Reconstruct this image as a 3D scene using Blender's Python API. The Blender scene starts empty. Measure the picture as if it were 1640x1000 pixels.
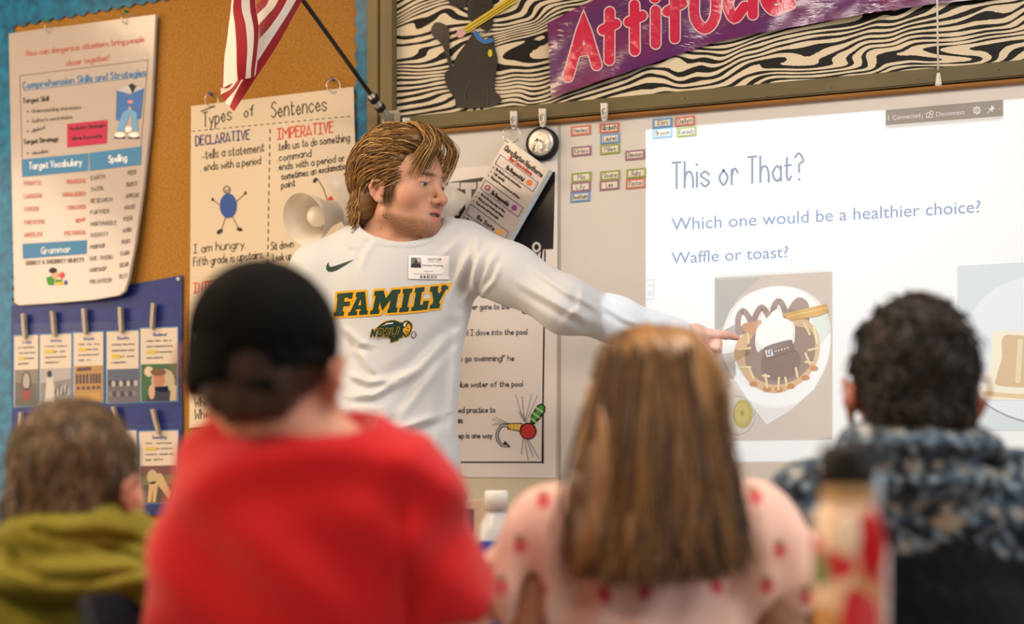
import bpy, bmesh, math, random
import numpy as np
from mathutils import Vector, Matrix
from mathutils.geometry import tessellate_polygon
from mathutils.bvhtree import BVHTree

# ------------------------------------------------------------------ camera, world, lights, exposure
SC = bpy.context.scene
COL = SC.collection
FPX, HZ, YAW, DW, CZ = 2278.0, 780.0, math.radians(19.0), 3.42, 0.95   # focal length (px), horizon row, yaw, distance to wall, lens height
SY, CY = math.sin(YAW), math.cos(YAW)
cam_data = bpy.data.cameras.new('camera')
cam = bpy.data.objects.new('camera', cam_data)
COL.objects.link(cam)
cam.location = (0, -DW, CZ)
cam.rotation_euler = (math.pi/2, 0, YAW)
cam_data.sensor_width = 36.0
cam_data.lens = 36.0*FPX/1640.0
cam_data.shift_y = (HZ-500.0)/1640.0
cam_data.clip_start = 0.05
cam_data.dof.use_dof = True
cam_data.dof.focus_distance = 3.27
cam_data.dof.aperture_fstop = 1.75
SC.camera = cam

world = bpy.data.worlds.new('room_light'); SC.world = world
world.use_nodes = True
world.node_tree.nodes['Background'].inputs[0].default_value = (1.0, 0.95, 0.90, 1)
world.node_tree.nodes['Background'].inputs[1].default_value = 0.26

def area(name, loc, target, sx, sy, power, col):
    d = bpy.data.lights.new(name, 'AREA'); d.shape = 'RECTANGLE'; d.size = sx; d.size_y = sy
    d.energy = power; d.color = col
    o = bpy.data.objects.new(name, d); COL.objects.link(o); o.location = loc
    o.rotation_euler = (Vector(target)-Vector(loc)).to_track_quat('-Z', 'Y').to_euler()
    return o
WARM, NEUT, COOL = (1.0, 0.74, 0.47), (1.0, 0.90, 0.80), (0.86, 0.93, 1.0)
area('ceiling_panel_light', (-2.6, -1.35, 2.70), (-2.6, -1.35, 0), 1.2, 0.6, 30, WARM)
area('ceiling_panel_light', (-0.2, -1.75, 2.70), (-0.2, -1.75, 0), 1.2, 0.6, 36, NEUT)
area('ceiling_panel_light', (-2.4, -3.6, 2.70), (-2.4, -3.6, 0), 1.2, 0.6, 72, WARM)
area('ceiling_panel_light', (0.6, -4.4, 2.70), (0.6, -4.4, 0), 1.2, 0.6, 30, NEUT)
area('window_light', (-4.6, -2.2, 1.7), (-1.2, -0.8, 1.2), 1.4, 1.6, 52, (1.0, 0.80, 0.58))
area('window_light', (3.4, -2.6, 1.8), (-0.4, -1.0, 1.1), 1.4, 1.8, 42, COOL)

SC.view_settings.view_transform = 'Standard'
SC.view_settings.look = 'None'
SC.view_settings.gamma = 1.0
SC.view_settings.use_curve_mapping = False
SC.view_settings.exposure = 0.08
SC.cycles.use_denoising = True
SC.cycles.max_bounces = 6
SC.cycles.diffuse_bounces = 3
SC.cycles.caustics_reflective = False
SC.cycles.caustics_refractive = False

# ------------------------------------------------------------------ frames
RGT, FWD, CAMP = Vector((CY, SY, 0)), Vector((-SY, CY, 0)), Vector((0, -DW, 0))
def W(px, py, n=0.0):
    """the point n metres in front of the wall that is seen at a pixel: (u, z)"""
    tx, tz = (px-820.0)/FPX, (HZ-py)/FPX
    d = RGT*tx + FWD
    t = (DW-n)/d.y
    return d.x*t, CZ+tz*t
def WP(px, py, n=0.0):
    u, z = W(px, py, n); return Vector((u, -n, z))
def K(px, py, d):
    """person frame: x right, y depth from lens, z up from floor"""
    return np.array([(px-820.0)/FPX*d, d, CZ+(HZ-py)/FPX*d])
def to_world(p):
    p = np.asarray(p, dtype=float)
    return np.stack([CAMP.x+p[..., 0]*RGT.x+p[..., 1]*FWD.x, CAMP.y+p[..., 0]*RGT.y+p[..., 1]*FWD.y, p[..., 2]], -1)

# ------------------------------------------------------------------ materials
def lin(h):
    if not isinstance(h, str): return tuple(h)[:3]
    h = h.lstrip('#'); v = [int(h[i:i+2], 16)/255 for i in (0, 2, 4)]
    return tuple(c/12.92 if c <= .04045 else ((c+.055)/1.055)**2.4 for c in v)
MATS = {}
def M(col, rough=0.6, spec=0.3, metal=0.0, coat=0.0, bump=None, emit=0.0, sub=0.0, trans=0.0, sheen=0.0, key=None, alpha=1.0):
    k = (col if isinstance(col, str) else tuple(col), rough, spec, metal, coat, str(bump), emit, sub, trans, sheen, key, alpha)
    if k in MATS: return MATS[k]
    m = bpy.data.materials.new((key or 'mat')+'_'+str(col).strip('#')); m.use_nodes = True
    nt = m.node_tree; b = nt.nodes['Principled BSDF']
    b.inputs['Base Color'].default_value = (*lin(col), 1)
    b.inputs['Roughness'].default_value = rough
    b.inputs['Specular IOR Level'].default_value = spec
    b.inputs['Metallic'].default_value = metal
    b.inputs['Coat Weight'].default_value = coat
    b.inputs['Coat Roughness'].default_value = 0.12
    b.inputs['Transmission Weight'].default_value = trans
    b.inputs['Alpha'].default_value = alpha
    if sub: b.inputs['Subsurface Weight'].default_value = sub; b.inputs['Subsurface Radius'].default_value = (.012, .005, .003)
    if sheen: b.inputs['Sheen Weight'].default_value = sheen
    if emit:
        b.inputs['Emission Color'].default_value = (*lin(col), 1); b.inputs['Emission Strength'].default_value = emit
    if bump:
        sc, st = bump[:2]
        n = nt.nodes.new('ShaderNodeTexNoise'); n.inputs['Scale'].default_value = sc; n.inputs['Detail'].default_value = 4
        tc = nt.nodes.new('ShaderNodeTexCoord'); nt.links.new(tc.outputs['Object'], n.inputs['Vector'])
        bu = nt.nodes.new('ShaderNodeBump'); bu.inputs['Strength'].default_value = st; bu.inputs['Distance'].default_value = bump[2] if len(bump) > 2 else 0.01
        nt.links.new(n.outputs['Fac'], bu.inputs['Height']); nt.links.new(bu.outputs['Normal'], b.inputs['Normal'])
    MATS[k] = m; return m
def nodes(m): return m.node_tree.nodes, m.node_tree.links, m.node_tree.nodes['Principled BSDF']
def noise_mat(key, c1, c2, scale=(8, 8, 8), detail=4, lo=.35, hi=.65, rough=.7, spec=.2, coat=0, bump=0.0, distort=0.0, extra=None):
    m = M(c1, rough, spec, coat=coat, key=key); N, L, b = nodes(m)
    tc = N.new('ShaderNodeTexCoord'); mp = N.new('ShaderNodeMapping'); mp.inputs['Scale'].default_value = scale
    L.new(tc.outputs['Object'], mp.inputs['Vector'])
    n = N.new('ShaderNodeTexNoise'); n.inputs['Scale'].default_value = 1; n.inputs['Detail'].default_value = detail; n.inputs['Distortion'].default_value = distort
    L.new(mp.outputs['Vector'], n.inputs['Vector'])
    r = N.new('ShaderNodeValToRGB'); r.color_ramp.elements[0].position = lo; r.color_ramp.elements[1].position = hi
    r.color_ramp.elements[0].color = (*lin(c1), 1); r.color_ramp.elements[1].color = (*lin(c2), 1)
    for p_, c_ in (extra or []):
        e = r.color_ramp.elements.new(p_); e.color = (*lin(c_), 1)
    L.new(n.outputs['Fac'], r.inputs['Fac']); L.new(r.outputs['Color'], b.inputs['Base Color'])
    if bump:
        bu = N.new('ShaderNodeBump'); bu.inputs['Strength'].default_value = bump; bu.inputs['Distance'].default_value = .01
        L.new(n.outputs['Fac'], bu.inputs['Height']); L.new(bu.outputs['Normal'], b.inputs['Normal'])
    return m
def vcol_mat(key, rough=.55, spec=.3, sub=0.0, sheen=0.0, bump=None):
    m = M('#808080', rough, spec, sub=sub, sheen=sheen, bump=bump, key=key); N, L, b = nodes(m)
    a = N.new('ShaderNodeAttribute'); a.attribute_name = 'Col'
    L.new(a.outputs['Color'], b.inputs['Base Color']); return m

# ------------------------------------------------------------------ objects
def inv_of(o): return Matrix.LocRotScale(o.location, o.rotation_euler, o.scale).inverted() if o.type == 'EMPTY' else Matrix.Identity(4)
def obj(name, me, mats=None, parent=None, smooth=False):
    """link a mesh built in room coordinates as one object, as a part when it has a parent"""
    if isinstance(me, bmesh.types.BMesh):
        bm = me; me = bpy.data.meshes.new(name); bm.to_mesh(me); bm.free()
    o = bpy.data.objects.new(name, me); COL.objects.link(o)
    for m in (mats if isinstance(mats, (list, tuple)) else [mats] if mats else []): me.materials.append(m)
    if smooth:
        for p in me.polygons: p.use_smooth = True
    if parent is not None:
        o.parent = parent; o.matrix_parent_inverse = inv_of(parent)
    return o
def tag(o, label=None, cat=None, group=None, kind=None):
    for k, v in (('label', label), ('category', cat), ('group', group), ('kind', kind)):
        if v: o[k] = v
    return o
def thing(name, label, cat, loc=(0, 0, 0), rz=0.0, group=None):
    o = bpy.data.objects.new(name, None); COL.objects.link(o); o.location = loc; o.rotation_euler = (0, 0, rz)
    o.empty_display_size = .05
    return tag(o, label, cat, group)
def dup(root, delta, label=None, group=None, rz=None):
    r = root.copy(); COL.objects.link(r); r.location = Vector(root.location)+Vector(delta)
    if rz is not None: r.rotation_euler = (0, 0, rz)
    if label: r['label'] = label
    if group: r['group'] = group
    for ch in list(root.children):
        c = ch.copy(); COL.objects.link(c); c.parent = r
        for g in list(ch.children):
            d = g.copy(); COL.objects.link(d); d.parent = c
    return r
def struct(name, bm, m, parent=None):
    o = obj(name, bm, m, parent)
    if parent is None: o['kind'] = 'structure'
    return o

# ------------------------------------------------------------------ mesh helpers
def bx(bm, lo, hi, mi=0, bevel=0.0, mx=None):
    """axis box, or in the frame mx"""
    tmp = bmesh.new(); bmesh.ops.create_cube(tmp, size=1)
    c = [(a+b)/2 for a, b in zip(lo, hi)]; s = [abs(b-a) for a, b in zip(lo, hi)]
    for v in tmp.verts: v.co = Vector((c[0]+v.co.x*s[0], c[1]+v.co.y*s[1], c[2]+v.co.z*s[2]))
    if bevel: bmesh.ops.bevel(tmp, geom=tmp.edges[:], offset=bevel, segments=2, affect='EDGES')
    merge(bm, tmp, mi, mx)
def merge(bm, tmp, mi=0, mx=None):
    mp = {}
    for v in tmp.verts: mp[v] = bm.verts.new(mx @ v.co if mx else v.co)
    for f in tmp.faces:
        try:
            g = bm.faces.new([mp[v] for v in f.verts]); g.material_index = mi; g.smooth = f.smooth
        except ValueError: pass
    tmp.free()
def tube(bm, pts, r, n=8, mi=0, closed=False, caps=True):
    pts = [Vector(p) for p in pts]; m = len(pts); rs = r if isinstance(r, (list, tuple)) else [r]*m
    rings = []; up = None
    for i, p in enumerate(pts):
        a = pts[(i-1) % m] if (closed or i) else p; b = pts[(i+1) % m] if (closed or i < m-1) else p
        t = (b-a).normalized()
        if up is None: up = Vector((0, 0, 1)) if abs(t.z) < .9 else Vector((1, 0, 0))
        x = up.cross(t); x = x.normalized() if x.length > 1e-6 else t.orthogonal().normalized()
        up = t.cross(x).normalized()
        rings.append([bm.verts.new(p+(x*math.cos(2*math.pi*k/n)+up*math.sin(2*math.pi*k/n))*rs[i]) for k in range(n)])
    for i in range(m if closed else m-1):
        A, B = rings[i], rings[(i+1) % m]
        for k in range(n):
            f = bm.faces.new((A[k], A[(k+1) % n], B[(k+1) % n], B[k])); f.material_index = mi; f.smooth = True
    if caps and not closed:
        f = bm.faces.new(rings[0][::-1]); f.material_index = mi
        f = bm.faces.new(rings[-1]); f.material_index = mi
def lathe(bm, prof, c, n=24, mi=0, mx=None):
    """profile of (radius, height) about z through c"""
    rings = []
    for r, z in prof:
        ring = []
        for k in range(n):
            a = 2*math.pi*k/n; p = Vector((max(r, 1e-4)*math.cos(a), max(r, 1e-4)*math.sin(a), z))
            ring.append(bm.verts.new((mx @ p if mx else p)+Vector(c)))
        rings.append(ring)
    for A, B in zip(rings, rings[1:]):
        for k in range(n):
            f = bm.faces.new((A[k], A[(k+1) % n], B[(k+1) % n], B[k])); f.material_index = mi; f.smooth = True
def prism(bm, pts, depth_vec, mi=0):
    """closed polygon (3-D points) pushed along depth_vec"""
    v0 = [bm.verts.new(p) for p in pts]; v1 = [bm.verts.new(Vector(p)+Vector(depth_vec)) for p in pts]
    tris = tessellate_polygon([[Vector(p) for p in pts]])
    for t in tris:
        for vs in ((v0[t[0]], v0[t[1]], v0[t[2]]), (v1[t[2]], v1[t[1]], v1[t[0]])):
            try: bm.faces.new(vs).material_index = mi
            except ValueError: pass
    n = len(pts)
    for i in range(n):
        try: bm.faces.new((v0[i], v0[(i+1) % n], v1[(i+1) % n], v1[i])).material_index = mi
        except ValueError: pass
def catmull(pts, n=6, closed=False):
    P = [np.array(p, float) for p in pts]; m = len(P); out = []
    for i in range(m if closed else m-1):
        p0 = P[(i-1) % m] if (closed or i) else P[0]*2-P[1]; p1 = P[i]; p2 = P[(i+1) % m]; p3 = P[(i+2) % m] if (closed or i+2 < m) else P[-1]*2-P[-2]
        for k in range(n):
            t = k/n; out.append(.5*((2*p1)+(-p0+p2)*t+(2*p0-5*p1+4*p2-p3)*t*t+(-p0+3*p1-3*p2+p3)*t**3))
    if not closed: out.append(P[-1])
    return out
# ------------------------------------------------------------------ single-stroke lettering
GL = {}
for line in """a ~45 26 04 22 43|46 42
b 09 02|~05 26 44 22 03
c ~45 26 04 22 43
d 49 42|~45 26 04 22 43
e 04 44|~44 35 26 15 04 13 22 43
f ~48 38 27 22|06 36
g ~45 26 04 22 43|~46 42 30 10 01
h 09 02|~04 16 36 44 42
i 06 02|08 08
j ~26 22 10 00|28 28
k 09 02|46 04 42
l 09 02
m 06 02|~04 16 26 35 32|~34 46 56 65 62
n 06 02|~04 16 36 44 42
o ~26 04 22 44 26
p 06 00|~05 26 44 22 03
q ~45 26 04 22 43|46 40
r 06 02|~04 16 26 35
s ~45 26 05 24 43 22 03
t ~18 13 22 33|06 36
u ~06 03 12 32 44|46 42
v 06 22 46
w 06 12 35 52 66
x 06 42|02 46
y 06 23|46 10
z 06 46 02 42
A 02 29 52|13 43
B 09 02|~09 39 47 26 06|~06 36 44 32 02
C ~48 29 07 04 22 43
D 09 02|~09 29 47 44 22 02
E 49 09 02 42|06 36
F 49 09 02|06 36
G ~48 29 07 04 22 43|25 45 42
H 09 02|49 42|06 46
I 29 22|09 49|02 42
J ~39 33 22 03
K 09 02|49 05 42
L 09 02 42
M 02 09 35 69 62
N 02 09 42 49
O ~29 07 04 22 44 47 29
P 09 02|~09 39 47 25 05
Q ~29 07 04 22 44 47 29|24 42
R 09 02|~09 39 47 25 05|25 42
S ~48 29 07 26 44 22 03
T 09 49|29 22
U ~09 04 22 44 49
V 09 22 49
W 09 12 36 52 69
X 09 42|02 49
Y 09 26 49|26 22
Z 09 49 02 42
. 02 02
, 12 01
! 09 04|02 02
? ~08 29 47 26 24|22 22
- 04 34
' 09 07
" 09 07|29 27
& ~42 07 19 37 14 03 12 44
/ 02 49
| 09 02
* 04 04
: 02 02|05 05""".split('\n'):
    k, rest = line[0], line[2:]
    st = []
    for s in rest.split('|'):
        sm = s[0] == '~'; pts = [(int(q[0]), int(q[1])-2) for q in s.lstrip('~').split()]
        st.append((sm, pts))
    GL[k] = (max(p[0] for _, ps in st for p in ps), st)
def advance(s, gap=1.6, space=3.0): return sum((space if c == ' ' else GL.get(c, (4,))[0]+gap) for c in s)-gap

class Canvas:
    """flat printing: shapes given in picture pixels of the sheet, laid on a surface by F(px, py, lift)"""
    def __init__(self, F, lift0=0.0006, step=0.00025):
        self.F, self.l0, self.step = F, lift0, step
        self.v, self.f, self.mi, self.mats, self.o, self.s = [], [], [], [], (0, 0), 1.0
        self.max_edge = None
    def at(self, ox=0, oy=0, s=1.0): self.o, self.s = (ox, oy), s; return self
    def _m(self, m):
        if m not in self.mats: self.mats.append(m)
        return self.mats.index(m)
    def _t(self, p): return (self.o[0]+p[0]/self.s, self.o[1]+p[1]/self.s)
    def tris(self, P, T, m, layer, raw=False):
        b = len(self.v); k = self._m(m)
        for p in P:
            q = p if raw else self._t(p)
            self.v.append(self.F(q[0], q[1], self.l0+self.step*layer))
        for t in T: self.f.append(tuple(b+i for i in t)); self.mi.append(k)
    def poly(self, pts, m, layer=0, holes=(), smooth=False):
        if smooth: pts = catmull(pts, 5, True)
        loops = [[Vector((p[0], p[1], 0)) for p in pts]]+[[Vector((p[0], p[1], 0)) for p in h] for h in holes]
        flat = [(v.x, v.y) for l in loops for v in l]
        tr = tessellate_polygon(loops)
        if self.max_edge:
            flat, tr = refine(flat, tr, self.max_edge*self.s)
        self.tris(flat, tr, m, layer)
    def rect(self, a, b, m, layer=0): self.poly([(a[0], a[1]), (b[0], a[1]), (b[0], b[1]), (a[0], b[1])], m, layer)
    def ell(self, c, rx, ry, m, layer=0, n=28, rot=0.0):
        ca, sa = math.cos(rot), math.sin(rot)
        self.poly([(c[0]+rx*math.cos(2*math.pi*k/n)*ca-ry*math.sin(2*math.pi*k/n)*sa, c[1]+rx*math.cos(2*math.pi*k/n)*sa+ry*math.sin(2*math.pi*k/n)*ca) for k in range(n)], m, layer)
    def stroke(self, pts, w, m, layer=0, smooth=False, closed=False, nd=8):
        """a pen line of one width: a mitred ribbon with round ends, never lying in its own plane twice"""
        if smooth: pts = catmull(pts, 6, closed)
        Q = []
        for p in pts:
            p = np.array(p, float)
            if not Q or np.hypot(*(p-Q[-1])) > 1e-6: Q.append(p)
        if closed and len(Q) > 2 and np.hypot(*(Q[0]-Q[-1])) < 1e-6: Q.pop()
        self.k = (getattr(self, 'k', 0)+1) % 6; layer = layer+.12*self.k
        if len(Q) == 1:
            p = Q[0]; self.tris([(p[0]+w/2*math.cos(2*math.pi*k/nd), p[1]+w/2*math.sin(2*math.pi*k/nd)) for k in range(nd)], [tuple(range(nd))], m, layer); return
        if self.max_edge:
            Z = []; src = Q+[Q[0]] if closed else Q
            for p, q in zip(src, src[1:]):
                nn = max(1, int(np.hypot(*(q-p))/(self.max_edge*self.s))); Z += [p+(q-p)*i/nn for i in range(nn)]
            if not closed: Z.append(src[-1])
            Q = Z
        n = len(Q); P, T = [], []
        for i in range(n):
            a = Q[(i-1) % n] if (closed or i) else None; b = Q[(i+1) % n] if (closed or i < n-1) else None
            d1 = (Q[i]-a)/np.hypot(*(Q[i]-a)) if a is not None else None; d2 = (b-Q[i])/np.hypot(*(b-Q[i])) if b is not None else None
            if d1 is None: d1 = d2
            if d2 is None: d2 = d1
            n1, n2 = np.array([-d1[1], d1[0]]), np.array([-d2[1], d2[0]]); mm = n1+n2; L = np.hypot(*mm)
            mm = n1 if L < .35 else mm/L; s = 1/max(.45, float(mm @ n1)); P += [tuple(Q[i]+mm*s*w/2), tuple(Q[i]-mm*s*w/2)]
        for i in range(n if closed else n-1): j = (i+1) % n; T.append((2*i, 2*j, 2*j+1, 2*i+1))
        if not closed:
            for e, dr in ((0, Q[0]-Q[1]), (n-1, Q[-1]-Q[-2])):
                dr = dr/np.hypot(*dr); nx = np.array([-dr[1], dr[0]]); h = max(3, nd//2+1); b0 = len(P)
                P += [tuple(Q[e]+nx*math.cos(t)*w/2+dr*math.sin(t)*w/2) for t in np.linspace(0, math.pi, h)]; T.append(tuple(range(b0, b0+h)))
        self.tris(P, T, m, layer)
    def text(self, s, p0, p1, h, w, m, layer=1, slant=0.0, nd=6, jit=0.0, gap=1.6, up=None):
        """stroke lettering on the baseline p0-p1 (fitted), capitals h tall, pen width w"""
        A = max(advance(s, gap), 1e-6); ex = ((p1[0]-p0[0])/A, (p1[1]-p0[1])/A)
        L = math.hypot(*ex); uy = h/7.0
        upv = up if up else (0.0, -1.0)
        rnd = random.Random(s)
        x = 0.0
        for ch in s:
            if ch == ' ': x += 3.0; continue
            if ch not in GL: x += 5; continue
            g = GL[ch]; jy = rnd.uniform(-jit, jit)*h
            for sm, pts in g[1]:
                q = [(p0[0]+ex[0]*(x+px_+slant*py_)+upv[0]*uy*py_, p0[1]+ex[1]*(x+px_+slant*py_)+upv[1]*uy*py_+jy) for px_, py_ in pts]
                if len(q) == 2 and q[0] == q[1]: self.stroke([q[0]], w*1.35, m, layer, nd=8)
                else: self.stroke(catmull(q, 4) if sm else q, w, m, layer, nd=nd)
            x += g[0]+gap
    def type(self, s, p0, p1, h, m, layer=1, xs=None):
        """printed sans lettering fitted to p0-p1, capitals h tall"""
        P, T = glyph_mesh(s); w = max(p[0] for p in P)
        e = ((p1[0]-p0[0])/w, (p1[1]-p0[1])/w)
        self.tris([(p0[0]+e[0]*x, p0[1]+e[1]*x-y*h/0.727) for x, y in P], T, m, layer)
    def mesh(self, name):
        me = bpy.data.meshes.new(name); me.from_pydata([tuple(v) for v in self.v], [], self.f); me.update()
        me.polygons.foreach_set('material_index', self.mi); return me
    def obj(self, name, parent=None):
        return obj(name, self.mesh(name), self.mats, parent)
def refine(P, T, e):
    P = [tuple(p) for p in P]; T = [tuple(t) for t in T]
    for _ in range(6):
        mid = {}; out = []; ch = False
        def mp(i, j):
            k = (min(i, j), max(i, j))
            if math.hypot(P[i][0]-P[j][0], P[i][1]-P[j][1]) <= e: return None
            if k not in mid: mid[k] = len(P); P.append(((P[i][0]+P[j][0])/2, (P[i][1]+P[j][1])/2))
            return mid[k]
        for a, b, c in T:
            ab, bc, ca = mp(a, b), mp(b, c), mp(c, a)
            s = [x is not None for x in (ab, bc, ca)]
            if not any(s): out.append((a, b, c)); continue
            ch = True
            if all(s): out += [(a, ab, ca), (ab, b, bc), (ca, bc, c), (ab, bc, ca)]
            elif s == [1, 0, 0]: out += [(a, ab, c), (ab, b, c)]
            elif s == [0, 1, 0]: out += [(b, bc, a), (bc, c, a)]
            elif s == [0, 0, 1]: out += [(c, ca, b), (ca, a, b)]
            elif s == [1, 1, 0]: out += [(ab, b, bc), (a, ab, bc), (a, bc, c)]
            elif s == [0, 1, 1]: out += [(bc, c, ca), (b, bc, ca), (a, b, ca)]
            else: out += [(ca, a, ab), (c, ca, ab), (c, ab, b)]
        T = out
        if not ch: break
    return P, T
_GM = {}
def glyph_mesh(s):
    if s in _GM: return _GM[s]
    cu = bpy.data.curves.new('type', 'FONT'); cu.body = s; cu.size = 1.0; cu.fill_mode = 'FRONT'; cu.resolution_u = 3
    o = bpy.data.objects.new('type', cu); COL.objects.link(o)
    dg = bpy.context.evaluated_depsgraph_get(); me = bpy.data.meshes.new_from_object(o.evaluated_get(dg))
    x0 = min(v.co.x for v in me.vertices)
    r = ([(v.co.x-x0, v.co.y) for v in me.vertices], [tuple(p.vertices) for p in me.polygons])
    bpy.data.objects.remove(o); bpy.data.curves.remove(cu); bpy.data.meshes.remove(me)
    _GM[s] = r; return r
def wallF(n): return lambda px, py, lift: WP(px, py, n+lift)
def sheet(cv, pts, m, n, th=0.0012):
    """a paper or card sheet with thickness whose face lies n off the wall; outline in pixels"""
    front = [WP(p[0], p[1], n) for p in pts]
    bm = bmesh.new(); prism(bm, front, (0, th, 0)); bm.verts.ensure_lookup_table(); bm.verts.index_update()
    b = len(cv.v); k = cv._m(m)
    for v in bm.verts: cv.v.append(v.co.copy())
    for f in bm.faces: cv.f.append(tuple(b+v.index for v in f.verts)); cv.mi.append(k)
    bm.free()
# ------------------------------------------------------------------ room shell
PAPER, PAPERW, INK, INKS = M('#ece3d6', .35, .35, key='paper'), M('#f0ebe4', .45, .3, key='white_paper'), M('#1d1a1c', .5, .3, key='ink'), M('#5a5350', .5, .3, key='soft_ink')
LAM = M('#b6a9a2', .22, .5, coat=.35, key='laminate', bump=(7, .25, .01))
wallm = noise_mat('wall_paint', '#b9ad9b', '#c6bbaa', (3, 3, 3), rough=.8)
bm = bmesh.new(); bx(bm, (-6, .052, 0), (5, .20, 2.78)); struct('wall_back', bm, wallm)
floorm = noise_mat('vinyl_floor', '#8d8274', '#a09484', (14, 14, 14), 6, rough=.45)
bm = bmesh.new(); bx(bm, (-6, -7.5, -.1), (5, .2, 0)); struct('floor', bm, floorm)
ceilm = noise_mat('ceiling_tile', '#d9d5cd', '#c6c1b8', (60, 60, 60), 5, rough=.9)
bm = bmesh.new(); bx(bm, (-6, -7.5, 2.78), (5, .2, 2.9)); struct('ceiling', bm, ceilm)
bm = bmesh.new(); bx(bm, (-6, .03, 0), (5, .0518, .11)); struct('baseboard_back', bm, M('#3a3027', .5))

olive = noise_mat('olive_wood', '#5e5334', '#776a45', (2.2, 30, 18), 5, .3, .75, rough=.5, spec=.35, bump=.08)
olive_v = noise_mat('olive_wood_upright', '#6b5c39', '#84734a', (18, 30, 2), 5, .3, .75, rough=.45, spec=.4, bump=.08)
oak = noise_mat('oak_bead', '#8f5f2e', '#b07a40', (3, 40, 30), 5, .3, .7, rough=.4, spec=.4)
dark = M('#241f1b', .6, .2, key='dark_gap')

# cork bulletin board with its frame
cork = noise_mat('cork', '#93662c', '#b3823f', (160, 160, 160), 6, .3, .68, rough=.85, spec=.12, bump=.25)
uL, uR = W(-70, 300)[0], W(592, 100)[0]
zB = W(12, 853)[1]
t = thing('bulletin_board', 'tan cork bulletin board with wooden frame on the left of the wall', 'bulletin board', (uL, .0, zB))
bm = bmesh.new(); bx(bm, (uL, 0.0, zB), (uR, .05, 2.62)); obj('cork_panel', bm, cork, t)
bm = bmesh.new(); bx(bm, (uL-.03, -.012, zB-.045), (uR-.001, .05, zB), bevel=.004); obj('frame_rail', bm, olive, t)
bm = bmesh.new(); bx(bm, (uL-.03, -.012, 2.62), (uR-.001, .05, 2.66), bevel=.004); obj('frame_rail', bm, olive, t)
# upright wooden posts between the two boards
for a, b, lab in ((592.5, 611.5, 'olive brown wooden post right beside the teal border strip'), (613.5, 635.2, 'olive brown wooden post along the edge of the zebra print')):
    u0, u1 = W(a, 100)[0], W(b, 100)[0]
    bm = bmesh.new(); bx(bm, (u0, -.022, .11), (u1, .05, 2.66), bevel=.003)
    tag(obj('frame_post', bm, olive_v), lab, 'wooden post', 'upright posts between the boards')
# zebra print backing board, rail and bead, whiteboard
u0, u1 = W(635.5, 100)[0], 1.6
zr1, zr0, zb0 = 1.912, 1.8745, 1.861
zeb = M('#e3d2b4', .55, .25, key='zebra_print'); N, L, b = nodes(zeb)
tc = N.new('ShaderNodeTexCoord'); mp = N.new('ShaderNodeMapping'); mp.inputs['Scale'].default_value = (4.2, 1, 9.5); L.new(tc.outputs['Object'], mp.inputs['Vector'])
n1 = N.new('ShaderNodeTexNoise'); n1.inputs['Scale'].default_value = 1.0; n1.inputs['Detail'].default_value = 1.2; n1.inputs['Distortion'].default_value = .5; n1.inputs['Roughness'].default_value = .4
L.new(mp.outputs['Vector'], n1.inputs['Vector'])
sx = N.new('ShaderNodeSeparateXYZ'); L.new(tc.outputs['Object'], sx.inputs[0])
def math_node(N, L, op, a, b=None, c=None):
    n = N.new('ShaderNodeMath'); n.operation = op
    for i, v in enumerate((a, b, c)):
        if v is None: continue
        if isinstance(v, (int, float)): n.inputs[i].default_value = v
        else: L.new(v, n.inputs[i])
    return n.outputs[0]
zz = math_node(N, L, 'MULTIPLY', sx.outputs['Z'], 64.0)
xx = math_node(N, L, 'MULTIPLY', sx.outputs['X'], -9.0)
ph = math_node(N, L, 'ADD', math_node(N, L, 'ADD', zz, xx), math_node(N, L, 'MULTIPLY', n1.outputs['Fac'], 10.0))
n2 = N.new('ShaderNodeTexNoise'); n2.inputs['Scale'].default_value = 150; n2.inputs['Detail'].default_value = 2; L.new(tc.outputs['Object'], n2.inputs['Vector'])
n3 = N.new('ShaderNodeTexNoise'); n3.inputs['Scale'].default_value = 14; n3.inputs['Detail'].default_value = 1; L.new(tc.outputs['Object'], n3.inputs['Vector'])
tri = math_node(N, L, 'PINGPONG', ph, .5)
thr = math_node(N, L, 'ADD', math_node(N, L, 'MULTIPLY', n3.outputs['Fac'], .42), math_node(N, L, 'ADD', math_node(N, L, 'MULTIPLY', n2.outputs['Fac'], .10), -.03))
st = math_node(N, L, 'LESS_THAN', tri, thr)
mx = N.new('ShaderNodeMix'); mx.data_type = 'RGBA'; L.new(st, mx.inputs['Factor'])
mx.inputs[6].default_value = (*lin('#e6d6b9'), 1); mx.inputs[7].default_value = (*lin('#15130f'), 1); L.new(mx.outputs[2], b.inputs['Base Color'])
t = thing('zebra_board', 'display board papered in black and cream zebra print above the whiteboard', 'display board', (u0, 0, zr1))
bm = bmesh.new(); bx(bm, (u0, .0, zr1-.01), (W(1583, 60)[0], .05, 2.66)); obj('zebra_paper', bm, zeb, t)
bm = bmesh.new(); bx(bm, (W(1583, 60)[0]-.01, -.0015, zr1-.01), (u1, .05, 2.66)); o = obj('zebra_paper', bm, zeb, t)
bm = bmesh.new(); bx(bm, (u0, -.0035, zr1-.004), (u1, .01, zr1+.0022)); obj('yellow_edge_strip', bm, M('#c9b216', .5), t)
bm = bmesh.new(); bx(bm, (u0+.001, -.022, zr0), (u1, .05, zr1-.0005), bevel=.003)
for px, py in ((1097, 158), (1228, 155), (1262, 158), (1470, 128), (1332, 141), (1600, 112)):
    p = WP(px, py, .0222); bmesh.ops.create_circle(bm, cap_ends=True, radius=.0016, segments=8, matrix=Matrix.Translation(p) @ Matrix.Rotation(math.pi/2, 4, 'X'))
o = obj('frame_rail', bm, [olive, dark], t)
for p in o.data.polygons:
    if len(p.vertices) == 8: p.material_index = 1
bm = bmesh.new(); mxr = Matrix.Translation((0, 0, 0))
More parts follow.
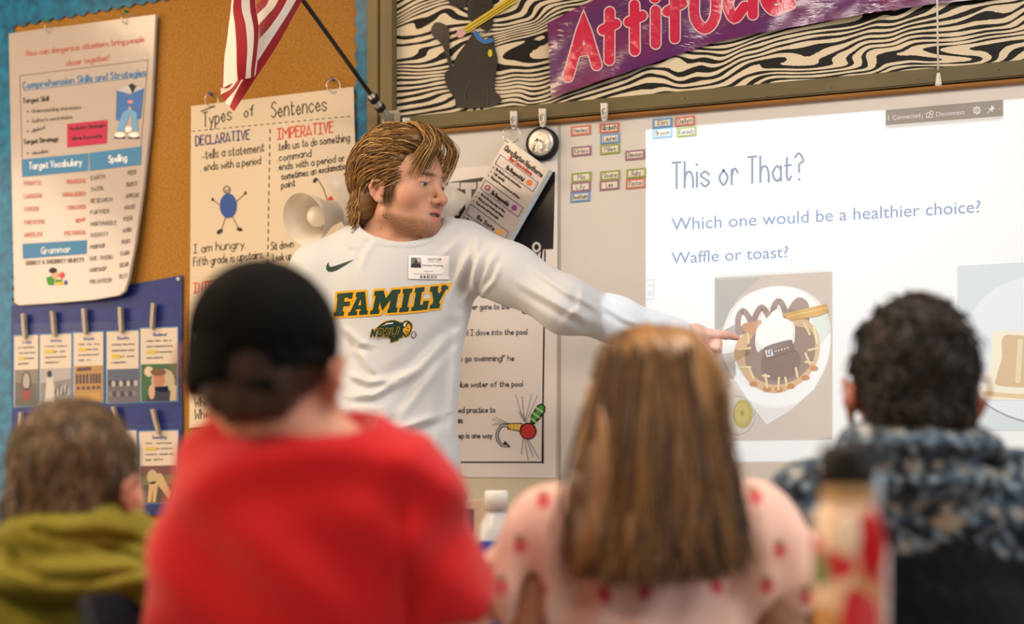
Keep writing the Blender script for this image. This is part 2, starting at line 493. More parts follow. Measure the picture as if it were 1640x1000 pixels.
pts = [(math.cos(a)*.012, math.sin(a)*.0068) for a in np.linspace(-math.pi/2, math.pi/2, 9)]
prism(bm, [(u0+.001, -p[0]-.004, (zr0+zb0)/2+p[1]) for p in pts], (u1-u0, 0, 0)); obj('bead_strip', bm, oak, t)

wbm = noise_mat('whiteboard', '#d9d4ce', '#ddd8d2', (2, 2, 2), rough=.38, spec=.3, bump=0)
zw0 = W(850, 829)[1]
uw0 = W(637, 300)[0]
t = thing('whiteboard', 'long pale grey whiteboard under the olive rail carrying the projected slide', 'whiteboard', (uw0, 0, zw0))
useam = W(896, 500)[0]
bm = bmesh.new(); bx(bm, (uw0, .0, zw0), (useam-.001, .05, zb0+.002)); obj('board_panel', bm, wbm, t)
bm = bmesh.new(); bx(bm, (useam+.001, .0, zw0), (1.6, .05, zb0+.002)); obj('board_panel', bm, wbm, t)
bm = bmesh.new(); bx(bm, (useam-.004, -.0004, zw0), (useam+.004, .03, zb0)); obj('joint_strip', bm, M('#b9b3aa', .4), t)
bm = bmesh.new(); bx(bm, (uw0, -.05, zw0-.035), (1.6, .05, zw0-.0005), bevel=.004); obj('marker_tray', bm, M('#4b4038', .5), t)

# ------------------------------------------------------------------ teal scalloped borders (one strip each)
teal = noise_mat('teal_foil', '#00567d', '#0078a4', (30, 30, 30), 3, rough=.42, spec=.3, coat=.12, bump=.15)
def scallop(edge, back, n_w, amp):
    """edge: straight pixel line a-b turned wavy; back: the other two corners"""
    (ax, ay), (bx_, by_) = edge; pts = []
    L = math.hypot(bx_-ax, by_-ay); nx, ny = -(by_-ay)/L, (bx_-ax)/L; m = n_w*8
    for i in range(m+1):
        t_ = i/m; w = abs(math.sin(math.pi*t_*n_w))
        pts.append((ax+(bx_-ax)*t_+nx*amp*w, ay+(by_-ay)*t_+ny*amp*w))
    return pts+list(back)
def border(pts, n, label, glare=None):
    cv = Canvas(wallF(n)); sheet(cv, pts, teal, n, .0015)
    o = cv.obj('border_strip'); tag(o, label, 'border strip', 'teal scalloped border strips'); return o
border(scallop(((18, 40), (20, 849)), [(-60, 849), (-60, 40)], 44, -4.5), .004, 'teal wavy border strip down the left edge of the cork board')
border(scallop(((330, -16), (8, 42)), [(-60, 50), (-60, 8), (-60, -16)], 17, -5), .006, 'teal wavy border strip along the top edge of the cork board')
border(scallop(((572, 400), (572, -60)), [(592, -60), (592, 400)], 17, -4), .004, 'teal wavy border strip beside the wooden post')

# ------------------------------------------------------------------ comprehension chart
RED, BLUE, LBL = M('#c9605a', .5), M('#3d7fb8', .5), M('#3f7fb0', .45)
def ring_loop(px, py, n, r_px, name, parent, m, tilt=0.6):
    r = r_px/FPX*3.7
    c = WP(px, py, n); bm = bmesh.new()
    pts = [c+Vector((math.cos(a)*r*math.cos(tilt), math.cos(a)*r*math.sin(tilt), math.sin(a)*r)) for a in np.linspace(0, 2*math.pi, 24, endpoint=False)]
    tube(bm, pts, .0013, 6, closed=True); return obj(name, bm, m, parent)
STEEL = M('#c9c4bc', .2, .5, metal=1.0, key='steel')
def push_pin(px, py, col, lab):
    p = WP(px, py, .0); bm = bmesh.new(); mx_ = Matrix.Rotation(math.pi/2, 3, 'X').to_4x4()
    lathe(bm, [(0, 0), (.0045, 0), (.0045, .002), (.0025, .004), (.0025, .009), (.004, .011), (.0045, .0125), (0, .0135)], p, 12, mx=mx_)
    tag(obj('push_pin', bm, M(col, .3, .5)), lab, 'push pin', 'push pins holding the charts')
t = thing('comprehension_chart', 'laminated white chart of comprehension skills and vocabulary, top left of the cork', 'chart', WP(22, 490, .01))
cv = Canvas(lambda px, py, l: WP(px, py, .018+l+.00010*max(0, py-250)*max(0, px-60)/180))
back = [(14, 54), (60, 47), (120, 40), (180, 32), (249, 23), (246, 90), (240, 200), (229, 300), (216, 390), (205, 448), (199, 466), (190, 473), (150, 480), (90, 485), (30, 489), (23, 485), (21, 400), (17, 200)]
cv.max_edge = 22; cv.l0 = 0; cv.poly(back, LAM, 0); cv.l0 = .0009
bm = bmesh.new()
c = cv
c.at(0, 0, 3.3333)
c.text('How can dangerous situations bring people', (140, 300), (768, 222), 32, 3.2, RED)
c.text('closer together!', (352, 352), (578, 322), 32, 3.2, RED)
c.stroke([(105, 405), (790, 320)], 2.5, INKS); c.stroke([(105, 405), (118, 845)], 2.5, INKS); c.stroke([(790, 320), (752, 780)], 2, INKS)
c.text('Comprehension Skills and Strategies', (122, 474), (778, 402), 36, 5.5, BLUE); c.stroke([(122, 484), (778, 408)], 3, BLUE)
c.text('Target Skill', (122, 550), (258, 538), 24, 4.2, INK)
for s, y, x1 in (('Understanding characters', 600, 432), ("Author's word choice", 652, 384), ('dialect', 706, 240)):
    c.text('*', (148, y), (152, y), 18, 7, INK); c.text(s, (170, y+2), (x1, y-20), 18, 2.8, INKS)
c.text('Target Strategy', (126, 770), (310, 752), 24, 4.2, INK)
c.text('*', (148, 824), (152, 824), 18, 7, INK); c.text('visualize', (170, 826), (255, 814), 18, 2.8, INKS)
c.poly([(358, 662), (574, 640), (570, 766), (358, 788)], M('#b7264e', .5), 1)
c.text('Vocabulary Strategies', (372, 696), (562, 676), 18, 3.4, INK, 2); c.text('idioms & proverbs', (386, 748), (546, 734), 18, 3.4, INK, 2)
# clip art of a walking blue book with jeans
BK, BK2 = M('#3f6fb4', .5), M('#6fa0cf', .5)
c.poly([(622, 480), (690, 505), (768, 470), (752, 630), (735, 640), (690, 560), (650, 650), (618, 640)], BK, 1)
c.poly([(625, 485), (690, 455), (765, 472), (700, 500)], M('#b9bcc2', .5), 2); c.poly([(685, 455), (705, 445), (728, 462), (708, 500)], INK, 3)
c.poly([(690, 580), (728, 600), (738, 700), (710, 700), (692, 610), (660, 700), (620, 700), (655, 600)], BK2, 2)
c.ell((696, 544), 15, 9, M('#d98b86', .5), 3); c.ell((685, 690), 18, 16, M('#f3efe8', .5), 2)
for x in (640, 715): c.ell((x, 720), 28, 14, M('#f3efe8', .5), 3); c.stroke([(x-28, 736), (x+26, 736)], 9, M('#1d2c55', .5), 2)
c.poly([(115, 852), (470, 818), (470, 912), (118, 946)], LBL, 1); c.poly([(476, 817), (756, 782), (752, 880), (478, 912)], LBL, 1)
WI = M('#e9ecef', .5)
c.text('Target Vocabulary', (156, 904), (436, 882), 36, 5, WI, 2); c.text('Spelling', (580, 868), (676, 858), 36, 5, WI, 2)
c.at(0, 240, 3.8462)
for (s1, s2), y in zip((('FRANTIC', 'BOUNDING'), ('LUNGING', 'SHOULDERED'), ('STRIDE', 'STRAINED'), ('CHECKING', 'ROMP'), ('WHEELED', 'PICTURING')), (220, 300, 380, 460, 538)):
    c.text(s1, (148, y), (148+15.5*len(s1), y-6), 24, 3.2, RED); c.text(s2, (524-14*len(s2), y-10), (524, y-18), 24, 3.2, RED)
for i, (s1, s2) in enumerate((('EARTH', 'PEER'), ('TWIRL', 'BURST'), ('RESEARCH', 'APPEAR'), ('FURTHER', 'HOUSE'), ('WORTHWHILE', 'PIER'), ('THIRSTY', 'WORD'), ('MURMUR', 'PERT'), ('ONE-THIRD', 'EARN'), ('WORSHIP', 'DEAR'), ('VOLUNTEER', 'TEST'))):
    y = 186+i*71; c.text(s1, (560-i*1.0, y), (560+17*len(s1)-i*3, y-10), 24, 3.0, INKS); c.text(s2, (786-i*6, y-30), (786-i*6+13*len(s2), y-38), 24, 3.0, INKS)
c.poly([(138, 580), (535, 556), (532, 642), (140, 672)], LBL, 1); c.text('Grammar', (256, 642), (432, 630), 40, 5, WI, 2)
c.text('DIRECT & INDIRECT OBJECTS', (162, 710), (516, 688), 22, 4, INKS)
GRN, SKN = M('#3f8f35', .5), M('#e0a98c', .5)
c.poly([(282, 790), (320, 775), (335, 800), (330, 836), (296, 834)], GRN, 1); c.ell((338, 770), 22, 24, SKN, 2); c.ell((325, 744), 24, 18, INK, 3)
c.poly([(340, 800), (380, 800), (384, 826), (340, 828)], GRN, 2); c.poly([(360, 770), (384, 752), (400, 770), (380, 800)], M('#cf4444', .5), 3); c.poly([(340, 818), (410, 812), (412, 830), (345, 834)], M('#e2bd3b', .5), 3)
c.ell((404, 818), 10, 14, M('#2d4fa0', .5), 4)
o = cv.obj('chart_sheet', t)
so = o.modifiers.new('thick', 'SOLIDIFY'); so.thickness = .0
o.modifiers.remove(so)
cp = Canvas(lambda px, py, l: WP(px, py, .0165-l+.00010*max(0, py-250)*max(0, px-60)/180)); cp.max_edge = 22; cp.l0 = .0
for i in range(3): cp.at(1.2*(i+1), .4*(i+1)); cp.poly(back, M(('#d3cac4', '#c3b9b6', '#d3cac4')[i], .5), i*8)
cp.obj('page_stack', t)
for px, py in ((80, 44), (203, 30)): ring_loop(px, py, .02, 9, 'binder_ring', t, STEEL, .9)
push_pin(80, 34, '#3c9a4a', 'green push pin above the left ring of the comprehension chart'); push_pin(203, 19, '#3c9a4a', 'green push pin above the right ring of the comprehension chart')

# ------------------------------------------------------------------ blue pocket chart, cards, clothespins
navy = noise_mat('navy_nylon', '#11226b', '#16297c', (40, 40, 40), 3, rough=.45, spec=.4)
t = thing('pocket_chart', 'navy blue fabric pocket chart hanging low on the cork board', 'pocket chart', WP(20, 825, .005))
cv = Canvas(wallF(.006)); sheet(cv, [(18, 490), (292, 441), (292, 640), (293, 826), (20, 828)], navy, .007, .003); cv.obj('backing_cloth', t)
clear = M('#5d6fae', .15, .5, key='clear_pocket', alpha=.07)
for pts in ([(22, 519), (290, 513), (289, 648), (22, 655)], [(22, 692), (290, 676), (289, 815), (22, 822)]):
    cv = Canvas(wallF(.012)); sheet(cv, pts, clear, .0125, .0004); cv.obj('clear_pocket', t)
cv = Canvas(wallF(.008)); cv.ell((285, 447), 3, 3, STEEL, 0); cv.obj('eyelet', t)
CARD, YEL = M('#ecdcc6', .5), M('#e2c81e', .5)
def photo(cv, kind, x0, y0, x1, y1, dy):
    """small printed photographs: x0..x1 and y0..y1 in pixels, dy the slope across"""
    def q(a, b_): return (x0+(x1-x0)*a, y0+(y1-y0)*b_-dy*a)
    def P(pts, col, l=2): cv.poly([q(*p) for p in pts], M(col, .5), l)
    def E(a, b_, ra, rb, col, l=3): c0 = q(a, b_); cv.ell(c0, ra*(x1-x0), rb*(y1-y0), M(col, .5), l, 14)
    base = [(0, 0), (1, 0), (1, 1), (0, 1)]
    if kind == 'mirror':
        P(base, '#6d6248', 1); P([(0, 0), (1, 0), (1, .4), (0, .35)], '#8b8269'); E(.5, .35, .22, .3, '#3a352c'); E(.5, .33, .15, .24, '#b9b3a8', 4); E(.5, .7, .18, .2, '#9c4a38', 4); P([(0, .8), (1, .75), (1, 1), (0, 1)], '#5a5e2e')
    elif kind == 'grey':
        P(base, '#8f8a84', 1); P([(0, 0), (1, 0), (1, .3), (0, .4)], '#b9b4ae'); E(.3, .15, .08, .1, '#2e2c2a', 4); P([(.2, .25), (.42, .25), (.46, .95), (.14, .95)], '#d8d3cd', 4)
        for i in range(9): E(.45+.06*i, .55+.05*(i % 3), .03, .12, '#4b4744' if i % 2 else '#c8c3bd', 3)
    elif kind == 'poster':
        P(base, '#bf8f34', 1); P([(.1, .05), (.6, .03), (.6, .12), (.1, .14)], '#4b2f14')
        for i in range(4): P([(.06+.12*i, .22), (.14+.12*i, .22), (.14+.12*i, .48), (.06+.12*i, .48)], '#3a2412')
        for i in range(4): P([(.56+.1*i, .22), (.63+.1*i, .22), (.63+.1*i, .48), (.56+.1*i, .48)], '#3a2412')
        for i in range(5): P([(.08+.18*i, .55), (.2+.18*i, .55), (.2+.18*i, .64), (.08+.18*i, .64)], '#5a3c18')
        P([(.05, .75), (.9, .72), (.9, .95), (.05, .98)], '#cf9f40')
    elif kind == 'cars':
        P(base, '#6e6963', 1); P([(0, 0), (1, 0), (1, .35), (0, .35)], '#59636e')
        for i in range(8): E(.08+.12*i, .42+.02*(i % 2), .06, .09, '#c9c5bf' if i % 2 else '#3a3734')
        for i in range(7): E(.1+.13*i, .75, .07, .08, '#3f3c39' if i % 2 else '#8a857f')
    elif kind == 'lamb':
        P(base, '#3f6a24', 1); E(.62, .45, .34, .32, '#cbb795'); P([(.25, .62), (.75, .6), (.85, 1), (.15, 1)], '#23262c', 3); E(.5, .42, .16, .2, '#b97d5e', 5); E(.48, .22, .22, .1, '#6b5138', 6); E(.22, .2, .13, .14, '#ddcaa8', 5); P([(.85, .5), (1, .6), (.98, 1), (.8, 1)], '#cbb795', 4); E(.3, .75, .09, .2, '#d2a98b', 5)
    elif kind == 'dogs':
        P(base, '#5a4a24', 1); P([(0, 0), (1, 0), (1, .25), (0, .28)], '#7a4a1e'); P([(0, .28), (1, .25), (1, .5), (0, .52)], '#7c7526')
        E(.33, .3, .14, .2, '#c9b58c', 4); P([(.25, .45), (.5, .4), (.42, .98), (.34, .98), (.36, .6), (.3, .98), (.2, .98)], '#d6b983', 4); P([(.42, .2), (.58, .22), (.85, .75), (.8, .95), (.62, .7), (.5, .55)], '#cdb183', 5)
    elif kind == 'dark':
        P(base, '#7b756c', 1); E(.4, .3, .2, .2, '#2d2a26'); E(.7, .7, .2, .25, '#d0cac0')
    elif kind == 'bus': P(base, '#8a3b2a', 1); P([(.2, .3), (.8, .25), (.8, .7), (.2, .75)], '#c9b8a0')
rnd = random.Random(4)
def vocab_card(x0, x1, yt, ym, yb, kind, lab, title, slope=2.0):
    cv = Canvas(wallF(.0105))
    F0 = [(x0, yt), (x1, yt-slope), (x1, yb-slope), (x0, yb)]
    sheet(cv, [(x0-2, yt-2), (x1+2, yt-2-slope), (x1+2, yb+2-slope), (x0-2, yb+2)], M('#4c86b8', .5), .0098, .0006); sheet(cv, F0, CARD, .0104, .0006)
    w = x1-x0; h = ym-yt
    cv.text(title, (x0+w*.34, yt+h*.2), (x0+w*.70, yt+h*.2-slope*.3), h*.075, .9, M('#4a63a5', .5))
    for i in range(4):
        y = yt+h*(.36+.16*i); a, b_ = x0+w*.16, x0+w*(.86 if i < 3 else .6)
        words_ = ''.join(rnd.choice('aeomnrstc') if rnd.random() > .2 else ' ' for _ in range(14))
        cv.text(words_, (a, y), (b_, y-slope*.6), h*.055, .7, INKS, nd=4)
    k = {'Lag': 2, 'Survey': 1}.get(title, 1 if len(title) % 2 else 2); y = yt+h*(.36+.16*k)
    cv.poly([(x0+w*.16, y-h*.075), (x0+w*.44, y-h*.08), (x0+w*.44, y+h*.015), (x0+w*.16, y+h*.02)], YEL, 2)
    photo(cv, kind, x0+.8, ym, x1-.8, yb-.5, slope*.8)
    return tag(cv.obj('vocabulary_card'), lab, 'vocabulary card', 'word cards in the blue pocket chart')
vocab_card(23, 61, 539, 593, 652, 'mirror', 'word card with brown oval mirror photo, leftmost in upper pocket row', 'Lag')
vocab_card(64, 114, 537, 591, 650, 'grey', 'word card with black and white photo of a standing figure', 'Survey')
vocab_card(118, 165, 534, 587, 647, 'poster', 'word card with yellow old poster photo in upper pocket row', 'Gaudy')
vocab_card(171, 222, 532, 592, 646, 'cars', 'word card with grey photo between the yellow poster card and the pale animal card', 'Bounty')
vocab_card(225, 284, 527, 584, 644, 'lamb', 'word card with photo of a person carrying a pale animal on green', 'Shouldered')
vocab_card(20, 48, 697, 748, 812, 'dark', 'word card with grey photo, leftmost in lower pocket row', 'Idle')
vocab_card(172, 218, 692, 746, 810, 'bus', 'word card half hidden behind the olive hooded child', 'Depot')
vocab_card(223, 285, 692, 747, 807, 'dogs', 'word card with photo of two pale dogs standing up on grass', 'Something')
pinw = noise_mat('grey_pin_wood', '#a79b8d', '#bcb1a4', (60, 60, 8), 3, rough=.6)
def clothespin(px, py, ang, lab):
    """a wooden spring clothespin standing on the pocket edge, about 8 cm tall"""
    c0 = WP(px, py, .02); bm = bmesh.new(); R = Matrix.Translation(c0) @ Matrix.Rotation(ang, 4, 'Y')
    t = thing('clothespin', lab, 'clothespin', c0, 0, 'clothespins on the pocket chart')
    for s, nm in ((-1, 'wooden_leg'), (1, 'wooden_leg')):
        bm = bmesh.new()
        prof = [(-.005, .036), (.005, .036), (.005, -.02), (.0035, -.036), (-.0035, -.036), (-.005, -.02)]
        prism(bm, [R @ Vector((a, s*.0008, z)) for a, z in prof], R.to_3x3() @ Vector((0, s*.006, 0))); obj(nm, bm, pinw, t)
    bm = bmesh.new(); tube(bm, [R @ Vector((.0062*math.cos(a), .006*math.sin(a), .002+.0008*a)) for a in np.linspace(0, 4*math.pi, 24)], .0009, 5); obj('spring', bm, STEEL, t)
for px, py, a, lab in ((39, 523, -.08, 'grey clothespin above the oval mirror card'), (86, 519, -.1, 'grey clothespin above the black and white card'), (136, 515, -.08, 'grey clothespin above the yellow poster card'),
                       (194, 513, -.05, 'grey clothespin above the grey row photo card'), (245, 507, .08, 'grey clothespin above the pale animal card'), (34, 681, 0, 'grey clothespin leftmost in the lower pocket row'),
                       (186, 672, -.25, 'grey clothespin just above the olive hooded child\'s hair'), (250, 676, -.28, 'grey tilted clothespin above the two dogs card')):
    clothespin(px, py, a, lab)

# ------------------------------------------------------------------ sentences chart
t = thing('sentences_chart', 'cream paper chart about types of sentences, handwritten in black, hanging on rings', 'chart', WP(305, 684, .005))
PADP = M('#d9c9b2', .6, .2, key='pad_paper')
cv = Canvas(wallF(.012)); sheet(cv, [(306, 170), (566, 139), (573, 430), (574, 672), (303, 686)], PADP, .012, .004)
c = cv.at(290, 130, 3.3345)
BLK, NAV, RDD = M('#2b2320', .5), M('#2a2f7c', .5), M('#d2452f', .5)
c.text('Types', (118, 248), (268, 206), 78, 5.2, BLK, jit=.03); c.text('of', (336, 196), (388, 182), 62, 5.2, BLK); c.text('Sentences', (482, 196), (776, 158), 84, 5.2, BLK, jit=.03)
c.stroke([(106, 162), (178, 134)], 6, BLK)
def dashes(a, b_, n, w):
    for i in range(n):
        t0, t1 = i/n, (i+.5)/n
        c.stroke([(a[0]+(b_[0]-a[0])*t0, a[1]+(b_[1]-a[1])*t0), (a[0]+(b_[0]-a[0])*t1, a[1]+(b_[1]-a[1])*t1)], w, BLK, nd=4)
dashes((58, 268), (918, 186), 26, 4); dashes((475, 258), (462, 1000), 18, 5.5)
c.text('DECLARATIVE', (78, 346), (366, 310), 50, 6, NAV, jit=.04); c.text('IMPERATIVE', (514, 312), (812, 272), 56, 6.5, RDD, jit=.04)
for s, a, b_, h in (('-tells a statement', (112, 420), (442, 376), 50), ('. ends with a period', (106, 482), (424, 444), 42), ('.tells us to do something', (516, 370), (900, 322), 44), ('.command', (516, 430), (694, 402), 40), ('.ends with a period or', (516, 478), (872, 428), 40), ('sometimes an exclamation', (536, 528), (894, 468), 38), ('point', (536, 574), (608, 560), 40),
                    ('I am hungry.', (66, 920), (344, 890), 46), ('Fifth grade is upstairs.', (66, 990), (440, 948), 48), ('Sit down', (480, 904), (600, 886), 42), ('Look up', (490, 966), (590, 952), 42)):
    c.text(s, a, b_, h, 4.0, BLK, jit=.05)
BLB = M('#2b4f9e', .5)
c.stroke([(202, 660), (165, 630)], 4, BLK); c.stroke([(296, 642), (345, 598)], 4, BLK); c.stroke([(238, 728), (214, 795)], 4, BLK); c.stroke([(272, 722), (306, 785)], 4, BLK)
for x, y in ((168, 632), (343, 598)): c.ell((x, y), 6, 10, BLK, 1)
c.ell((206, 804), 18, 11, BLK, 2, rot=-.6); c.ell((312, 792), 16, 10, BLK, 2, rot=.3)
c.ell((252, 666), 46, 66, BLB, 2); c.stroke([(244+17*math.cos(a), 580+19*math.sin(a)) for a in np.linspace(0, 6.28, 20)], 4.5, BLK, 3); c.stroke([(236, 590), (254, 578)], 4, BLK, 3)
c.at(430, 260, 5.5533)
c.ell((415, 160), 26, 16, BLK, 2, rot=-.9); c.stroke([(438, 150), (492, 240)], 7, BLK); c.ell((692, 110), 22, 18, BLK, 2, rot=.3); c.stroke([(672, 108), (650, 168)], 7, BLK)
c.stroke([(490, 240), (530, 360)], 7, BLK); c.stroke([(650, 168), (640, 300)], 7, BLK); c.ell((585, 420), 80, 130, M('#c8402f', .5), 2)
c.at(); c.text('INTERROGATIVE', (310, 470), (420, 458), 16, 2, RDD); c.text('EXCLAMATORY', (440, 456), (560, 444), 16, 2, M('#2f7a3f', .5))
c.text('-asks a question', (316, 500), (410, 490), 13, 1.5, BLK); c.text('-ends with a', (316, 520), (400, 512), 13, 1.5, BLK)
c.text('What is your name', (312, 652), (420, 640), 15, 1.6, BLK); c.text('Where is the book', (312, 672), (420, 660), 15, 1.6, BLK)
dashes((306, 446), (560, 424), 1, .1)
cv.obj('chart_sheet', t)
for px, py in ((339, 160), (534, 137)): ring_loop(px, py, .016, 11, 'binder_ring', t, STEEL, .5)
push_pin(339, 151, '#2f4a9a', 'blue push pin above the left ring of the sentences chart'); push_pin(534, 128, '#2f4a9a', 'blue push pin above the right ring of the sentences chart')

# ------------------------------------------------------------------ whiteboard things: cream sheet, fishing poster
cv = Canvas(wallF(.003)); sheet(cv, [(690, 280), (893, 266), (894, 826), (690, 828)], M('#d9ccb2', .5), .0035, .002)
tag(obj('chart_paper', cv.mesh('chart_paper'), cv.mats), 'cream chart paper sheet hanging behind the fishing poster', 'paper sheet')
t = thing('fishing_poster', 'white fishing lure poster with black top panel and story text on the whiteboard', 'poster', WP(735, 765, .004))
PO = M('#ece3df', .3, .4, key='poster_paper')
cv = Canvas(wallF(.006)); sheet(cv, [(640, 284), (740, 268.5), (893, 258), (892, 430), (890, 766), (690, 764), (640, 764)], PO, .006, .002)
BKP = M('#1b1a1c', .3, .4)
cv.poly([(646, 303), (780, 283), (889, 275), (886, 399), (790, 404), (646, 412)], BKP, 1)
GW = M('#ddd5d2', .45)
c = cv.at(690, 260, 6.2545)
def slab_I(x0, x1, yt, yb, s0, s1):
    c.poly([(x0, yt), (x1, yt-4), (x1, yt+s0-4), (x0, yt+s0)], GW, 2); m_ = (x0+x1)/2; w_ = (x1-x0)*.19
    c.poly([(m_-w_, yt+s0-4), (m_+w_, yt+s0-4), (m_+w_, yb-s1), (m_-w_, yb-s1)], GW, 2)
    if s1: c.poly([(x0+8, yb-s1), (x1-8, yb-s1-3), (x1-8, yb-2), (x0+8, yb)], GW, 2)
slab_I(170, 288, 205, 535, 64, 80); slab_I(298, 455, 206, 700, 66, 70)
c.poly([(470, 195), (640, 188), (636, 255), (470, 262)], GW, 2); c.poly([(500, 262), (560, 260), (545, 520), (500, 522)], GW, 2); c.poly([(500, 380), (600, 376), (600, 420), (500, 424)], GW, 2)
c.poly([(30, 210), (155, 206), (150, 290), (30, 300)], GW, 2)
c.at(700, 380, 2.5)
c.stroke([(432, 55), (421, 900)], 6, INK); c.stroke([(-100, 902), (423, 902)], 6, INK); c.stroke([(424, 905), (424, 660)], 6, INK)
c.stroke([(400, 50), (402, 122)], 7, INK, 2); c.stroke([(420, 50), (412, 125)], 7, INK, 2)
c.ell((398, 40), 22, 25, INK, 2); c.ell((398, 40), 18, 21, M('#cfc8c6', .4), 3); c.ell((398, 40), 9, 11, INK, 4); c.poly([(397, 62), (420, 62), (411, 122), (404, 122)], M('#cfc8c6', .4), 2)
TX = M('#2a2526', .5)
for s, a, b_ in (('had never gone to the', (60, 292), (290, 288)), ('"Splash! I dove into the pool', (40, 396), (360, 390)), ('"I like to go swimming!" he', (0, 498), (308, 496)), ('the crisp, blue water of the pool', (-40, 603), (342, 599)), ('We all need practice to', (0, 705), (232, 703)), ('swim.', (60, 746), (103, 745)), ('one step is one way', (20, 806), (220, 806))):
    c.text(s, a, b_, 24, 2.7, TX, nd=6)
# lure drawing
c.stroke([(345, 735), (313, 630)], 1.2, INK, 1); 
for a, b_ in (((350, 740), (340, 640)), ((352, 738), (378, 630)), ((358, 735), (403, 632)), ((360, 745), (330, 690)), ((345, 800), (338, 870)), ((350, 805), (365, 895)), ((358, 808), (385, 880)), ((362, 806), (408, 888)), ((350, 740), (325, 700)), ((285, 750), (222, 728)), ((285, 748), (230, 745)), ((285, 746), (235, 722)), ((285, 752), (220, 752))): c.stroke([a, b_], 1.6, INK, 1)
c.stroke([(300, 758), (262, 755), (242, 780), (242, 810), (258, 832), (278, 836)], 12, INK, 2, smooth=True); c.stroke([(300, 758), (262, 755), (242, 780), (242, 810), (258, 832), (278, 836)], 6, M('#b9b4b4', .4), 3, smooth=True)
c.poly([(270, 815), (295, 842), (262, 840)], INK, 3)
c.poly([(280, 745), (340, 744), (345, 782), (282, 770)], INK, 3); c.poly([(285, 749), (338, 749), (340, 777), (286, 766)], M('#e3b53a', .4), 4)
for x in (300, 315, 328): c.stroke([(x, 749), (x, 773)], 4, M('#f0dc8c', .4), 5)
c.poly([(372, 750), (376, 715), (400, 675), (418, 666), (434, 678), (432, 700), (410, 730), (382, 756)], INK, 3); c.poly([(378, 746), (382, 716), (404, 680), (418, 672), (428, 682), (424, 700), (404, 726)], M('#4d9e46', .4), 4)
for y in (690, 712, 732): c.stroke([(392-(y-700)*.5, y-6), (422-(y-690)*.6, y+10)], 7, M('#a9d49b', .4), 5)
c.ell((364, 777), 34, 34, INK, 4); c.ell((364, 778), 29, 29, M('#c53a36', .3), 5)
c.stroke([(330, 270), (345, 300), (362, 304)], 6, INK, 2, smooth=True); c.ell((352, 298), 13, 10, INK, 3); c.ell((352, 297), 9, 7, M('#d98a86', .4), 4); c.ell((335, 285), 16, 10, M('#d9cfca', .4), 2)
cv.obj('poster_sheet', t)

# ------------------------------------------------------------------ hanging card booklet on a ring, black magnet hook, clip hooks
t = thing('expectations_booklet', 'white laminated rules booklet tilted on a metal ring under the rail', 'booklet', WP(815, 235, .03))
bk = [(812, 222), (879, 272), (806, 400), (735, 352)]
cv = Canvas(wallF(.040)); sheet(cv, bk, LAM, .040, .0016)
bm = bmesh.new()
for i in range(4):
    prism(bm, [WP(p[0]+2.0+1.3*i, p[1]+1.2*i, .038-.003*i) for p in bk], (0, .0018, 0), i % 2)
obj('page_stack', bm, [M('#d6dde0', .3), M('#c9d4dc', .3)], t)
def U(a, b_):  # page coordinates: a across the top edge, b down the page
    p0, p1, p3 = np.array(bk[0]), np.array(bk[1]), np.array(bk[3]); return tuple(p0+(p1-p0)*a+(p3-p0)*b_)
def ptext(s, a0, a1, b_, h, w, m):
    up = np.array(bk[0], float)-np.array(bk[3]); up = up/np.linalg.norm(up)
    cv.text(s, U(a0, b_), U(a1, b_), h, w, m, 2, up=tuple(up))
PB = M('#3a4a86', .5)
ptext('Clara Barton Hawthorne', .06, .95, .115, 8.5, 1.4, M('#3a2f2b', .5)); ptext('Bus Expectations', .24, .76, .165, 6.5, 1.2, M('#d04538', .5))
for y0, y1, ti, lines, cl in ((.16, .29, 'Be Respectful', ('Be kind in words and actions', 'Talk quietly', 'Respect to everyone at all times'), '#e2762e'), (.47, .60, 'Be Responsible', ('Sit at the bus stop on time', 'Pick up your trash and items', 'Keep arms and feet inside'), '#8a3c7a'), (.77, .90, 'Be Safe', ('Stay seated at all times, sit in all areas', 'Keep hands and feet to self, no pushing', 'Report problems that come up'), '#e8a03a')):
    cv.stroke([U(.05, y0+.02), U(.95, y0+.02), U(.95, y1), U(.05, y1)], .9, PB, 2, closed=True, nd=5)
    ptext(ti, .28, .68, y1-.025, 6, 1.4, TX)
    q0 = U(.8, y0+.075); cv.ell(q0, 5, 5, M(cl, .4), 3, 6)
    if ti == 'Be Responsible': cv.ell(U(.16, y0+.075), 5, 5, M(cl, .4), 3, 6); cv.ell(U(.16, y0+.075), 2.4, 2.4, M('#e8b13a', .4), 4, 6)
    for i, s in enumerate(lines):
        ptext('*', .06, .07, y1+.05+.05*i, 3, 1.6, TX); ptext(s, .12, .12+.021*len(s), y1+.05+.05*i, 3.6, .9, TX)
cv.obj('cover_page', t)
ring_loop(819, 215, .038, 13.5, 'metal_ring', t, STEEL, .15)
def clip_hook(px, py, lab):
    """white plastic clip hook stuck to the rail"""
    t = thing('clip_hook', lab, 'clip hook', WP(px, py, .022), 0, 'white clip hooks on the rail')
    bm = bmesh.new(); prof = [(-5.5, -14), (5.5, -14), (5.0, 2), (3.5, 12), (1.5, 15), (-1.5, 15), (-3.5, 12), (-5.0, 2)]
    prism(bm, [WP(px+a, py+b_, .034) for a, b_ in prof], (0, .011, 0)); obj('backplate', bm, M('#e6ded6', .35), t)
    bm = bmesh.new(); tube(bm, [WP(px+a, py+b_, .0365) for a, b_ in ((-2.5, -3), (-2.5, 8), (0, 11), (2.5, 8), (2.5, -3), (0, -6), (-2.5, -3))], .0011, 6); tube(bm, [WP(px-3, py+2, .037), WP(px+3, py, .037)], .001, 6); obj('wire_hook', bm, STEEL, t)
